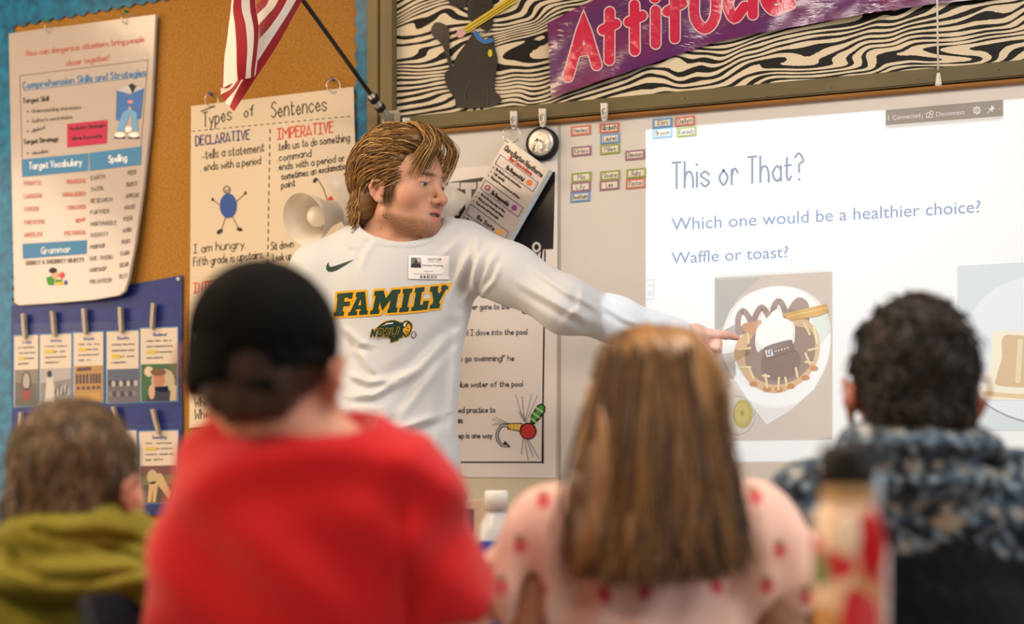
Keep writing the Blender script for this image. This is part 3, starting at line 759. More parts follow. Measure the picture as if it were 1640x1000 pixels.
clip_hook(650, 203, 'white clip hook just above the blond hair'); clip_hook(822, 192, 'white clip hook holding the ring of the tilted booklet')
clip_hook(868, 188, 'white clip hook directly above the round black magnet'); clip_hook(967, 179, 'white clip hook above the orange edged name magnet')
t = thing('magnetic_hook', 'round black rimmed magnet hook with shiny steel face beside the booklet', 'magnet hook', WP(871, 232, 0))
c0 = WP(871, 232, 0); rx = Matrix.Rotation(math.pi/2, 3, 'X').to_4x4(); k_ = 1/FPX*3.55
bm = bmesh.new(); lathe(bm, [(0, .001), (26*k_, .001), (26.5*k_, .004), (26*k_, .022), (23*k_, .026), (21*k_, .024), (0, .022)], c0, 40, mx=rx); obj('rubber_rim', bm, M('#1d1b1c', .5), t)
bm = bmesh.new(); lathe(bm, [(21.5*k_, .0245), (21*k_, .0275), (18*k_, .0285), (9*k_, .0292), (0, .0294)], c0, 40, mx=rx); obj('steel_disc', bm, M('#d8d2ca', .28, .5, metal=.55, bump=(60, .35, .006)), t)
bm = bmesh.new(); tube(bm, catmull([c0+Vector(v) for v in ((0, -.033, .004), (0, -.055, .0), (-.006, -.06, -.016), (-.012, -.05, -.024), (-.014, -.042, -.018))], 5), .003, 8); obj('hook', bm, STEEL, t)

# ------------------------------------------------------------------ name magnets
NC = {'p': '#d77d6b', 'm': '#a5788d', 'g': '#9aab55', 'b': '#6f9fcf', 'l': '#8fbfe0'}
NAMES = [('Henley', 930, 209, 'p', 'pink name magnet alone at the top of the left column'), ('Kinley', 931, 242, 'm', 'mauve name magnet alone in the middle of the left column'),
         ('Mia', 931, 284, 'g', 'green name magnet on top of the lower stack of three'), ('Lily', 930, 299.5, 'm', 'mauve name magnet between the green and blue ones of the lower left stack'), ('Beckham', 929, 315.5, 'b', 'blue name magnet at the bottom of the lower left stack'),
         ('Alizabeth', 976, 205, 'p', 'orange pink name magnet on top of the upper middle stack'), ('Lauren', 977, 222, 'b', 'blue name magnet in the middle of the upper stack'), ('Miles', 977, 239, 'g', 'green name magnet at the bottom of the upper middle stack'),
         ('Sloane', 977, 281, 'g', 'green name magnet above the mauve one in the lower middle pair'), ('Leo', 976, 296.5, 'm', 'mauve name magnet under the green one in the lower middle pair'),
         ('Dawson', 1017, 248, 'm', 'mauve name magnet alone at the edge of the projected slide'), ('Ruby', 1019, 277.5, 'g', 'green name magnet touching the left edge of the projected slide'), ('Paxton', 1018, 294, 'p', 'pink name magnet touching the left edge of the projected slide'),
         ('Elin', 1061, 197, 'b', 'dark blue name magnet above the corner of the projected slide'), ('Dellyn', 1097, 194, 'p', 'red edged name magnet above the projected slide'), ('Bryson', 1061, 213, 'l', 'pale blue name magnet lit by the slide in its top corner'), ('Kassidy', 1099.5, 211, 'g', 'pale green name magnet lit by the slide near its top corner')]
for s, px, py, k_, lab in NAMES:
    cv = Canvas(wallF(.003)); hw, hh, sl = 15.8, 7.6, 2.9/31
    def q(a, b_): return (px+a, py+b_-a*sl)
    sheet(cv, [q(-hw, -hh), q(hw, -hh), q(hw, hh), q(-hw, hh)], M(NC[k_], .4), .003, .003)
    cv.poly([q(-hw+3.2, -hh+2.8), q(hw-3.2, -hh+2.8), q(hw-3.2, hh-2.8), q(-hw+3.2, hh-2.8)], M('#e8e0d4', .45), 1)
    w_ = min(len(s)*3.6, 23); cv.text(s, q(-w_/2, 3.0), q(w_/2, 3.0), 7.2, .75, BLK, 2, jit=.03)
    tag(cv.obj('name_magnet'), lab, 'name magnet', 'coloured name magnets on the whiteboard')
# ------------------------------------------------------------------ cat, pencil, banner on the zebra board
CATM = M('#1d1916', .35, .3, coat=.2, key='black_card', bump=(10, .35, .01))
cv = Canvas(wallF(.004)); c = cv.at(620, 0, 4.3158)
def cat_poly(pts, l, m=CATM, n=.004):
    sheet(cv, [c._t(p) for p in catmull(pts, 4, True)], m, n+.0007*l, .0008)
cat_poly([(435, 480), (400, 360), (372, 300), (318, 250), (303, 205), (330, 158), (372, 158), (420, 190), (432, 260), (430, 360), (450, 440)], 0)
cat_poly([(432, -40), (430, 20), (480, 52), (540, 48), (552, -40)], 0)
cat_poly([(560, -60), (556, 40), (560, 120), (600, 165), (690, 215), (722, 190), (735, 100), (728, 0), (728, -60)], 0)
cat_poly([(600, 232), (545, 300), (480, 390), (450, 470), (402, 500), (405, 580), (440, 640), (470, 690), (480, 735), (560, 750), (650, 742), (690, 742), (760, 722), (792, 690), (775, 660), (745, 625), (748, 540), (764, 420), (745, 330), (725, 240), (660, 290)], 1)
c.l0 = .0016; c.stroke([(545, 700), (540, 640), (575, 560)], 4, M('#5a5249', .4), 8, smooth=True); c.stroke([(690, 730), (700, 660), (690, 600)], 4, M('#5a5249', .4), 8, smooth=True)
c.l0 = .0030
c.stroke([(612, 228), (640, 268), (680, 288), (722, 278)], 32, M('#2f6fb5', .35), 1, smooth=True); c.ell((712, 368), 15, 26, M('#d9c62c', .35), 1)
c.stroke([(640, 190), (640, 225), (690, 232), (715, 205)], 5, M('#8a8378', .35), 2)
tag(cv.obj('cat_cutout'), 'black paper cat cutout with blue collar on the zebra print', 'paper cutout')
cv = Canvas(wallF(.007)); c = cv.at(620, 0, 4.3158)
sheet(cv, [c._t(p) for p in ((524, 192), (700, 78), (860, -30), (900, 10), (740, 110), (548, 232))], M('#d8bd22', .3, .5, coat=.3), .007, .0008)
c.stroke([(535, 205), (870, -8)], 3.5, INK, 1); c.stroke([(545, 222), (885, 0)], 3.5, INK, 1)
c.poly([(512, 196), (524, 190), (550, 232), (538, 240)], M('#b9b2a6', .3), 2); c.poly([(486, 208), (510, 196), (538, 238), (520, 258), (492, 262), (474, 240)], M('#d9a3a6', .4), 1)
tag(cv.obj('pencil_cutout'), 'yellow paper pencil cutout with pink eraser held by the cat', 'paper cutout')

purple = noise_mat('purple_foil', '#5c2068', '#7a2560', (6, 6, 10), 3, .35, .65, rough=.18, spec=.5, coat=.6, bump=.0)
N, L, b = nodes(purple)
nb = N.new('ShaderNodeTexNoise'); nb.inputs['Scale'].default_value = 5; nb.inputs['Detail'].default_value = 2.5
tcb = N.new('ShaderNodeTexCoord'); L.new(tcb.outputs['Object'], nb.inputs['Vector'])
bu = N.new('ShaderNodeBump'); bu.inputs['Strength'].default_value = .6; bu.inputs['Distance'].default_value = .02; L.new(nb.outputs['Fac'], bu.inputs['Height']); L.new(bu.outputs['Normal'], b.inputs['Normal']); L.new(bu.outputs['Normal'], b.inputs['Coat Normal'])
def wav(px, py, l):
    a = (px-880)/600
    return WP(px, py, .016+.006*math.sin(a*9+py*.012)+.004*math.sin(a*23+py*.03)+l)
cv = Canvas(wav, 0.0, .0006); cv.max_edge = 14
cv.poly([(876.5, 37), (905, 22), (950, 0), (1000, -22), (1100, -62), (1300, -125), (1600, -175), (1600, -4), (1555, 0), (1490, 7), (1380, 23), (1280, 42), (1215, 53), (1152, 66), (1090, 86), (1029, 107), (960, 130), (882.5, 156.5), (880, 100)], purple, 0)
cv.l0 = .0016; c = cv.at(860, 0, 3.905)
PK, PKO = M('#d31f4c', .2, .5, coat=.6, bump=(9, .5, .02)), M('#ead6d8', .3, .4)
LET = [([(195, 482), (292, 138), (374, 408)], 0), ([(240, 325), (335, 305)], 0), ([(455, 75), (452, 376)], 0), ([(412, 188), (494, 148)], 0), ([(610, 30), (612, 318)], 0), ([(574, 138), (658, 98)], 0), ([(742, 66), (742, 274)], 0), ([(735, -14), (737, -12)], 0),
       ([(862, -60), (862, 240)], 0), ([(815, 72), (908, 22)], 0), ([(985, -40), (988, 110), (1050, 180), (1112, 110), (1122, -60)], 1), ([(1300, 40), (1235, 112), (1195, 30), (1230, -50), (1300, -60)], 1), ([(1350, -100), (1350, 92)], 0),
       ([(1430, 0), (1590, -30), (1540, -90), (1440, -60), (1432, 10), (1490, 66), (1588, 26)], 1)]
for pts, sm in LET: cv.stroke(pts, 76, PKO, 0, smooth=bool(sm), nd=18)
for pts, sm in LET: cv.stroke(pts, 62, PK, 1, smooth=bool(sm), nd=18)
cv.obj('attitude_banner').name = 'word_banner'
tag(bpy.data.objects['word_banner'], 'shiny purple banner with big pink bubble letters slanting across the zebra print', 'banner')

# ------------------------------------------------------------------ pull cord
t = thing('pull_cord', 'white pull cord with a bell shaped end hanging before the rail', 'pull cord', WP(1503, 125, .08))
bm = bmesh.new(); tube(bm, [WP(1500, -330, .08), WP(1501, 0, .08), WP(1502.5, 112, .08)], .0022, 8); obj('cord', bm, M('#e2ddd6', .5), t)
bm = bmesh.new(); lathe(bm, [(0, .012), (.0035, .011), (.0045, .006), (.007, -.012), (.0072, -.016), (.004, -.017), (0, -.017)], WP(1503, 125, .08), 16); obj('bell_end', bm, M('#e8e3dc', .4), t)

# ------------------------------------------------------------------ projected slide on the whiteboard
Z0s, Z1s = 1.0095, 1.829
US0, US1 = W(1034.3, 300)[0], .72
class Slide:  # flat picture, on the board's face
    pass
t = thing('projected_slide', 'bright projected slide asking about waffle or toast on the whiteboard', 'projected slide', WP(1034, 740, 0))
SLW = M('#dde0e3', .42, .3, key='slide_white')
cv = Canvas(wallF(.0)); cv.l0 = .0004
cv.tris([(US0, Z0s), (US1, Z0s), (US1, Z1s), (US0, Z1s)], [(0, 1, 2, 3)], SLW, 0, raw=True)
cv.v = [Vector((a, -.0004, b_)) for a, b_ in ((US0, Z0s), (US1, Z0s), (US1, Z1s), (US0, Z1s))]
GT, GT2 = M('#7f8ba2', .5), M('#8093b8', .5)
c = cv.at(1030, 150, 2.6885)
c.text('This or That?', (126, 410), (690, 368), 112, 9, GT, 1, gap=1.9)
c.type('Which one would be a healthier choice?', (122, 590), (1452, 512), 56, GT2, 1); c.type('Waffle or toast?', (122, 734), (624, 705), 52, GT2, 1)
BAR = M('#9d968f', .5)
c.poly([(1044, 71), (1550, 26), (1550, 96), (1044, 136)], BAR, 1)
c.rect((1054, 94), (1059, 116), M('#d5dbe2', .5), 2)
c.type('Connected', (1074, 113), (1194, 102), 20, M('#e9eef4', .5), 2); c.type('|', (1202, 106), (1204, 106), 16, M('#e9eef4', .5), 2); c.type('Disconnect', (1262, 98), (1384, 88), 20, M('#e9eef4', .5), 2)
ICO = M('#e9eef4', .5)
c.stroke([(1220, 84), (1220, 103), (1246, 101), (1246, 94)], 3, ICO, 2); c.stroke([(1222, 84), (1230, 82)], 3, ICO, 2); c.stroke([(1230, 98), (1238, 80)], 3, ICO, 2); c.stroke([(1242+8*math.cos(a), 82+8*math.sin(a)) for a in np.linspace(0, 6.28, 14)], 3, ICO, 2)
c.stroke([(1437+12*math.cos(a), 72+12*math.sin(a)) for a in np.linspace(0, 6.28, 18)], 4, ICO, 2); c.stroke([(1437+5*math.cos(a), 72+5*math.sin(a)) for a in np.linspace(0, 6.28, 12)], 3, ICO, 2)
for k_ in range(8): a = k_*math.pi/4; c.stroke([(1437+13*math.cos(a), 72+13*math.sin(a)), (1437+17*math.cos(a), 72+17*math.sin(a))], 5, ICO, 2)
c.stroke([(1482, 84), (1494, 72)], 3, ICO, 2); c.stroke([(1488, 64), (1504, 78)], 4, ICO, 2); c.poly([(1492, 66), (1502, 54), (1512, 62), (1502, 76)], ICO, 2); c.stroke([(1500, 52), (1514, 64)], 3, ICO, 2); c.stroke([(1534, 65), (1537, 65)], 3, ICO, 2)
c.at(); c.stroke([(1036, 449), (1047, 448), (1047, 478), (1036, 480)], 1.0, M('#aab8c8', .5), 1); c.rect((1038.5, 456), (1040, 458), GT, 2); c.rect((1043, 456), (1044.5, 458), GT, 2); c.rect((1038, 466), (1045, 474), M('#c6d0da', .5), 1)
cv.obj('slide_face', t)
# waffle photograph
cv = Canvas(wallF(.0)); cv.l0 = .0010; c = cv.at(1120, 420, 2.9404)
def mk(h): return M(h, .5, .25)
c.poly([(73, 76), (626, 45), (626, 836), (73, 843)], mk('#c9c1ba'), 0)
c.poly([(73, 76), (300, 63), (180, 170), (110, 300), (73, 330)], mk('#b4b6b6'), 1)
c.stroke([(90, 82), (300, 68)], 7, mk('#c9cac8'), 2)
plate = catmull([(105, 330), (150, 220), (240, 145), (370, 113), (480, 130), (560, 180), (608, 260), (620, 360), (600, 480), (540, 600)], 6)+[(430, 700), (318, 767), (250, 680), (145, 522), (110, 440)]
c.poly(plate, mk('#dfe1e3'), 2)
c.poly([(530, 260), (600, 250), (618, 330), (560, 400), (540, 330)], mk('#cdd6cf'), 3)
c.poly([(100, 330), (170, 292), (205, 300), (200, 345), (100, 350)], mk('#aaa6a6'), 3)
WAF, CHO, CHD, CRM = mk('#d3b697'), mk('#9d8c85'), mk('#8a7a75'), mk('#e0d2aa')
waf = catmull([(175, 470), (165, 410), (200, 350), (290, 290), (420, 262), (500, 270), (552, 320), (568, 400), (550, 480), (500, 550), (440, 590), (375, 616), (300, 606), (230, 560)], 5, True)
c.poly(waf, WAF, 4)
for arc in ([(182, 330), (184, 262), (206, 230), (234, 262), (250, 300)], [(254, 300), (266, 250), (292, 214), (318, 240), (336, 290)], [(338, 290), (352, 210), (375, 184), (398, 214), (414, 280)], [(416, 280), (436, 216), (470, 180), (502, 204), (506, 270)]): c.stroke(arc, 27, CHO, 3, smooth=True, nd=10)
c.ell((470, 225), 26, 34, CHO, 3.95); c.poly([(200, 300), (500, 262), (500, 330), (200, 340)], CHO, 3.9)
c.poly(catmull([(250, 350), (330, 290), (450, 300), (530, 330), (545, 420), (520, 490), (440, 560), (330, 575), (240, 520), (215, 440)], 5, True), CHO, 5)
c.poly(catmull([(300, 440), (380, 400), (470, 430), (460, 520), (370, 560), (300, 530)], 5, True), CHD, 6)
c.poly([(205, 290), (290, 272), (300, 320), (240, 345), (205, 320)], mk('#c79f83'), 6)
for a, b_ in (((190, 495), (240, 495)), ((235, 500), (255, 545)), ((310, 530), (320, 590)), ((300, 535), (330, 538)), ((375, 545), (372, 600)), ((405, 545), (412, 580)), ((455, 500), (462, 540)), ((500, 430), (520, 480)), ((515, 415), (558, 405)), ((495, 290), (520, 340)), ((500, 470), (535, 475)), ((230, 340), (232, 380)), ((185, 415), (240, 405)), ((540, 310), (555, 380))): c.stroke([a, b_], 11, CRM, 7)
for x, y in ((255, 575), (318, 600), (374, 600), (430, 585), (500, 545), (540, 500)): c.ell((x, y), 20, 12, mk('#c48f66'), 6)
c.poly(catmull([(262, 375), (275, 310), (320, 262), (350, 230), (372, 225), (395, 262), (445, 290), (450, 350), (440, 385), (380, 400), (300, 410), (275, 425)], 5, True), mk('#e2e6e6'), 8)
c.poly([(390, 245), (560, 205), (600, 196), (608, 235), (560, 255), (430, 275)], mk('#c9a569'), 8); c.stroke([(420, 255), (600, 215)], 6, mk('#d9bd85'), 9)
c.poly(catmull([(300, 420), (320, 395), (425, 366), (440, 385), (445, 410), (400, 432), (320, 455)], 4, True), CHD, 9)
c.poly([(308, 418), (342, 410), (350, 440), (318, 448)], mk('#d9dadf'), 10); c.stroke([(322, 420), (322, 436), (334, 434), (336, 416)], 5, mk('#7d7a9a'), 11)
for i in range(5): c.ell((360+14*i, 420-4*i), 4, 5, mk('#cfc9c6'), 10)
c.ell((182, 718), 76, 92, mk('#b7b3ae'), 3); c.ell((182, 718), 70, 86, mk('#c9c5be'), 4); c.ell((204, 716), 46, 68, mk('#b3a967'), 5); c.ell((200, 712), 34, 50, mk('#bfb478'), 6); c.ell((202, 712), 10, 13, mk('#a89c5a'), 7)
c.stroke([(182+75*math.cos(a), 718+91*math.sin(a)) for a in np.linspace(0, 6.28, 40)], 5, mk('#d3d6d8'), 7)
cv.obj('waffle_picture', t)
cv = Canvas(wallF(.0)); cv.l0 = .0010; c = cv.at(1120, 420, 2.9404)
c.poly([(1214, 18), (1800, -14), (1800, 790), (1219, 798)], mk('#c3cdd3'), 0)
c.poly(catmull([(1300, 620), (1240, 420), (1290, 230), (1420, 110), (1600, 60), (1790, 80), (1790, 780), (1560, 760), (1400, 700)], 5, True), mk('#d0d7de'), 1)
c.stroke([(1298, 610), (1340, 660), (1420, 710), (1540, 752), (1700, 770)], 8, mk('#9aa0a8'), 2, smooth=True)
c.poly(catmull([(1385, 332), (1450, 326), (1600, 326), (1740, 340), (1745, 420), (1760, 560), (1770, 630), (1700, 655), (1500, 650), (1350, 648), (1328, 615), (1345, 560), (1365, 500), (1376, 420)], 4, True), mk('#dcd7c6'), 3)
c.poly(catmull([(1430, 352), (1520, 346), (1700, 355), (1710, 450), (1720, 570), (1600, 590), (1410, 582), (1400, 540), (1425, 450)], 4, True), mk('#c6ad90'), 4); c.stroke([(1340, 618), (1500, 632), (1700, 636)], 20, mk('#cfba96'), 4); c.stroke([(1512, 372), (1500, 560)], 26, mk('#d3c6ac'), 5)
cv.obj('toast_picture', t)

# the projector's own beam: a rectangle on the board, dimmer where the slide shows pictures
PJ = Vector((-.93, -2.05, 2.25))
d = bpy.data.lights.new('projector_beam', 'POINT'); d.energy = 112; d.shadow_soft_size = .004; d.use_nodes = True
o = bpy.data.objects.new('projector_beam', d); COL.objects.link(o); o.location = PJ
N, L = d.node_tree.nodes, d.node_tree.links; em = [n for n in N if n.type == 'EMISSION'][0]
tc = N.new('ShaderNodeTexCoord'); sp = N.new('ShaderNodeSeparateXYZ'); L.new(tc.outputs['Normal'], sp.inputs[0])
def mn(op, a, b_=None): return math_node(N, L, op, a, b_)
SGN = 1.0
ty = mn('MULTIPLY', sp.outputs['Y'], SGN); tt = mn('DIVIDE', -PJ.y, mn('MAXIMUM', ty, .02))
uu = mn('ADD', mn('MULTIPLY', mn('MULTIPLY', sp.outputs['X'], SGN), tt), PJ.x); wz = mn('ADD', mn('MULTIPLY', mn('MULTIPLY', sp.outputs['Z'], SGN), tt), PJ.z)
def inr(v, a, b_): return mn('MULTIPLY', mn('GREATER_THAN', v, a), mn('LESS_THAN', v, b_))
def rct(p0, p1):
    (a, zt), (b_, zl) = W(*p0), W(*p1); return mn('MULTIPLY', inr(uu, a, b_), inr(wz, zl, zt))
full = mn('MULTIPLY', mn('MULTIPLY', inr(uu, US0, US1), inr(wz, Z0s, Z1s)), mn('GREATER_THAN', ty, .03))
def ellm(cx, cy, rx_, ry_):
    a, z_ = W(cx, cy); ru = W(cx+rx_, cy)[0]-a; rz_ = z_-W(cx, cy+ry_)[1]
    return mn('LESS_THAN', mn('ADD', mn('POWER', mn('ABSOLUTE', mn('DIVIDE', mn('SUBTRACT', uu, a), ru)), 2.0), mn('POWER', mn('ABSOLUTE', mn('DIVIDE', mn('SUBTRACT', wz, z_), rz_)), 2.0)), 1.0)
pic = rct((1145, 441), (1333, 704))
pla = ellm(1243, 556, 88, 98); wfl = ellm(1243, 560, 66, 70); crm = ellm(1240, 530, 30, 32)
dim = mn('MULTIPLY', pic, mn('SUBTRACT', 1.0, mn('MULTIPLY', pla, mn('SUBTRACT', 1.0, mn('MULTIPLY', wfl, mn('SUBTRACT', 1.0, crm))))))
bar = rct((1418.5, 170), (1606.5, 192))
k1 = mn('SUBTRACT', full, mn('MULTIPLY', dim, .42)); k1 = mn('MAXIMUM', mn('SUBTRACT', k1, mn('MULTIPLY', bar, .9)), 0.0)
L.new(k1, em.inputs['Strength']); em.inputs['Color'].default_value = (.76, .90, 1.0, 1)

# ------------------------------------------------------------------ flag on its pole
t = thing('flag', 'striped red and white flag hanging from a black pole above the charts', 'flag', WP(618, 192, .02))
bm = bmesh.new(); A = WP(626, 196, .03); tip = K(485, 0, 3.42); B = Vector(to_world(tip)); dirv = (B-A).normalized()
A0 = A+dirv*.07; tube(bm, [A0, B, A+dirv*.95], .0058, 12); obj('pole', bm, M('#1b1a1a', .35, .5), t)
bm = bmesh.new(); tube(bm, [A, A+dirv*.02, A+dirv*.10], [.013, .0125, .0095], 14)
bx(bm, (A.x-.025, -.022, A.z-.05), (A.x+.025, -.034, A.z+.03), bevel=.004); obj('bracket', bm, M('#a7a196', .35, .5, metal=.6), t)
bm = bmesh.new()
for k_ in (.045, .075):
    q0 = A+dirv*k_; tube(bm, [q0, q0+dirv*.014], .0134, 14)
obj('clamp_band', bm, M('#1b1a1a', .4), t)
FR, FW = M('#9a1424', .6, .2, sheen=.3), M('#e6ddd4', .6, .2, sheen=.3)
def flag_piece(edges, seq, nv=26, sub=5, dwave=.02, d0=3.36):
    """edges: pixel curves between stripes from one side to the other; each lies at its own depth"""
    bm = bmesh.new(); cur = []
    for i, e in enumerate(edges):
        pts = catmull([(p[0], p[1], p[2]) for p in e], 8); idx = np.linspace(0, len(pts)-1, nv)
        cur.append([np.array(pts[int(j)])*(1-(j-int(j)))+np.array(pts[min(int(j)+1, len(pts)-1)])*(j-int(j)) for j in idx])
    for i in range(len(edges)-1):
        grid = []
        for s in range(sub+1):
            a = s/sub; row = []
            for j in range(nv):
                p = cur[i][j]*(1-a)+cur[i+1][j]*a
                row.append(bm.verts.new(to_world(K(290+p[0]/4.5457, p[1]/4.5457, d0+p[2]*.01))))
            grid.append(row)
        for s in range(sub):
            for j in range(nv-1):
                f = bm.faces.new((grid[s][j], grid[s+1][j], grid[s+1][j+1], grid[s][j+1])); f.material_index = seq[i]; f.smooth = True
    bmesh.ops.remove_doubles(bm, verts=bm.verts, dist=.0004)
    return bm
# rear fold: stripes run from the pole down to the free corner
E_R = [[(1130, -380, 6), (885, 0, 4), (700, 330, 2), (530, 590, 1), (385, 812, 0)],
       [(1030, -380, 3), (838, 0, 2), (690, 240, 0), (520, 500, 0), (438, 600, 1), (352, 775, 1)],
       [(930, -380, 2), (772, 0, 1), (660, 180, -1), (540, 330, 1), (430, 600, 3), (318, 742, 3)],
       [(850, -380, 3), (708, 0, 2), (630, 110, 1), (540, 230, 3), (400, 600, 5), (290, 690, 5)],
       [(780, -380, 5), (640, 0, 4), (590, 70, 3), (530, 160, 5), (380, 600, 7), (288, 640, 7)],
       [(730, -380, 7), (580, 0, 6), (550, 30, 5), (510, 110, 7), (360, 560, 9), (290, 620, 9)]]
bm = flag_piece(E_R, [0, 1, 0, 1, 0]); o = obj('flag_cloth', bm, [FR, FW], t)
E_L = [[(400, -380, -2), (362, 0, -2), (345, 180, -2), (322, 360, -2), (303, 500, -2), (299, 640, -1)],
       [(420, -380, -4), (368, 0, -4), (352, 180, -4), (330, 330, -4), (316, 420, -4), (306, 640, -3)],
       [(440, -380, -5), (374, 0, -5), (358, 100, -5), (346, 190, -5), (340, 330, -5), (352, 615, -4)],
       [(480, -380, -6), (382, 0, -6), (392, 180, -6.4), (402, 330, -6.6), (405, 480, -6), (412, 588, -5)],
       [(520, -380, -5), (440, 0, -6), (470, 180, -7), (482, 330, -7), (478, 440, -6.5), (468, 575, -5)],
       [(540, -380, -4), (500, 0, -5), (528, 200, -6.5), (528, 330, -6.5), (512, 480, -6), (508, 566, -4.6)],
       [(560, -380, -3), (540, 0, -4), (566, 200, -5), (556, 360, -5), (540, 480, -5), (532, 560, -4)],
       [(580, -380, -1), (545, 0, -2), (570, 220, -2), (566, 330, -2), (552, 480, -2), (542, 545, -2)]]
bm = flag_piece(E_L, [0, 1, 1, 0, 1, 0, 1]); o = obj('flag_fold', bm, [FR, FW], t)

# ------------------------------------------------------------------ white floor lamp with bell shades
lampd = 3.62
t = thing('floor_lamp', 'white floor lamp with several bell shaped plastic shades behind the man', 'floor lamp', (*to_world(K(600, 600, lampd))[:2], 0))
SHM = M('#f4ece2', .3, .4, sub=0.0, key='frosted_plastic', alpha=.6)
base = Vector(to_world(K(600, 600, lampd))); base.z = 0
bm = bmesh.new(); lathe(bm, [(0, 0), (.13, 0), (.13, .012), (.03, .025), (.011, .04), (0, .04)], base, 32); obj('base', bm, M('#d9d4cc', .4), t)
bm = bmesh.new(); tube(bm, [base+Vector((0, 0, .03)), base+Vector((0, 0, 1.50))], .010, 12); obj('pole', bm, M('#d9d4cc', .4), t)
def shade(apex, mouth, r, bulb=True):
    a, m_ = Vector(to_world(K(*apex))), Vector(to_world(K(*mouth))); ax = (m_-a); Ln = ax.length
    R = ax.to_track_quat('Z', 'Y').to_matrix().to_4x4()
    bm = bmesh.new(); prof = [(.018, 0), (.03, .02*Ln/.14), (.5*r, .35*Ln), (.8*r, .7*Ln), (r, Ln), (r*.985, Ln), (.785*r, .7*Ln), (.485*r, .35*Ln), (.028, .02)]
    lathe(bm, prof, a, 40, mx=R); s = obj('lamp_shade', bm, SHM, t)
    bm = bmesh.new(); tube(bm, [a, a-(a-Vector((base.x, base.y, 1.48)))*.98], .007, 8); obj('arm', bm, M('#d9d4cc', .4), t)
    if bulb:
        bm = bmesh.new(); bmesh.ops.create_uvsphere(bm, u_segments=24, v_segments=16, radius=.026, matrix=Matrix.Translation(a+ax*.62))
        for f in bm.faces: f.smooth = True
        tube(bm, [a, a+ax*.5], .012, 10); obj('bulb', bm, M('#efe6da', .25, .4), s)
shade((543, 338, 3.60), (486, 352, 3.49), .066)
shade((566, 362, 3.66), (572, 285, 3.64), .088, False)
shade((688, 378, 3.62), (711, 306, 3.57), .066, False)
# ------------------------------------------------------------------ smooth figure surfaces
def cone(a, b, ra, rb, k=.02, op=1):
    a, b = np.array(a, np.float32), np.array(b, np.float32); ab = b-a; L2 = max(float(ab @ ab), 1e-12)
    def f(P):
        h = np.clip(((P-a) @ ab)/L2, 0, 1)
        return np.linalg.norm(P-a-h[:, None]*ab, axis=1)-(ra+(rb-ra)*h)
    return (f, k, op)
def ell(c, r, R=None, k=.02, op=1):
    c, r = np.array(c, np.float32), np.array(r, np.float32); Rm = None if R is None else np.array(R, np.float32)
    def f(P):
        q = P-c
        if Rm is not None: q = q @ Rm
        k0 = np.linalg.norm(q/r, axis=1); k1 = np.linalg.norm(q/(r*r), axis=1)+1e-9
        return k0*(k0-1)/k1
    return (f, k, op)
def halfspace(p, n, k=.0, op=-1):
    p, n = np.array(p, np.float32), np.array(n, np.float32); n = n/np.linalg.norm(n)
    return (lambda P: (P-p) @ n, k, op)
def rbox(c, h, r=.01, R=None, k=.01, op=1):
    c, h = np.array(c, np.float32), np.array(h, np.float32)-r; Rm = None if R is None else np.array(R, np.float32)
    def f(P):
        q = P-c
        if Rm is not None: q = q @ Rm
        q = np.abs(q)-h
        return np.linalg.norm(np.maximum(q, 0), axis=1)+np.minimum(q.max(1), 0)-r
    return (f, k, op)
def chain(pts, rs, k=.02):
    return [cone(pts[i], pts[i+1], rs[i], rs[i+1], k) for i in range(len(pts)-1)]
def combine(d, v, k, op):
    if op > 0:
        if k <= 0: return np.minimum(d, v)
        h = np.maximum(k-np.abs(d-v), 0)/k
        return np.minimum(d, v)-h*h*k*.25
    v = -v
    if k <= 0: return np.maximum(d, v)
    h = np.maximum(k-np.abs(d-v), 0)/k
    return np.maximum(d, v)+h*h*k*.25
def evaluate(prims, P):
    d = np.full(len(P), 10.0, np.float32)
    for f, k, op in prims: d = combine(d, f(P).astype(np.float32), k, op)
    return d
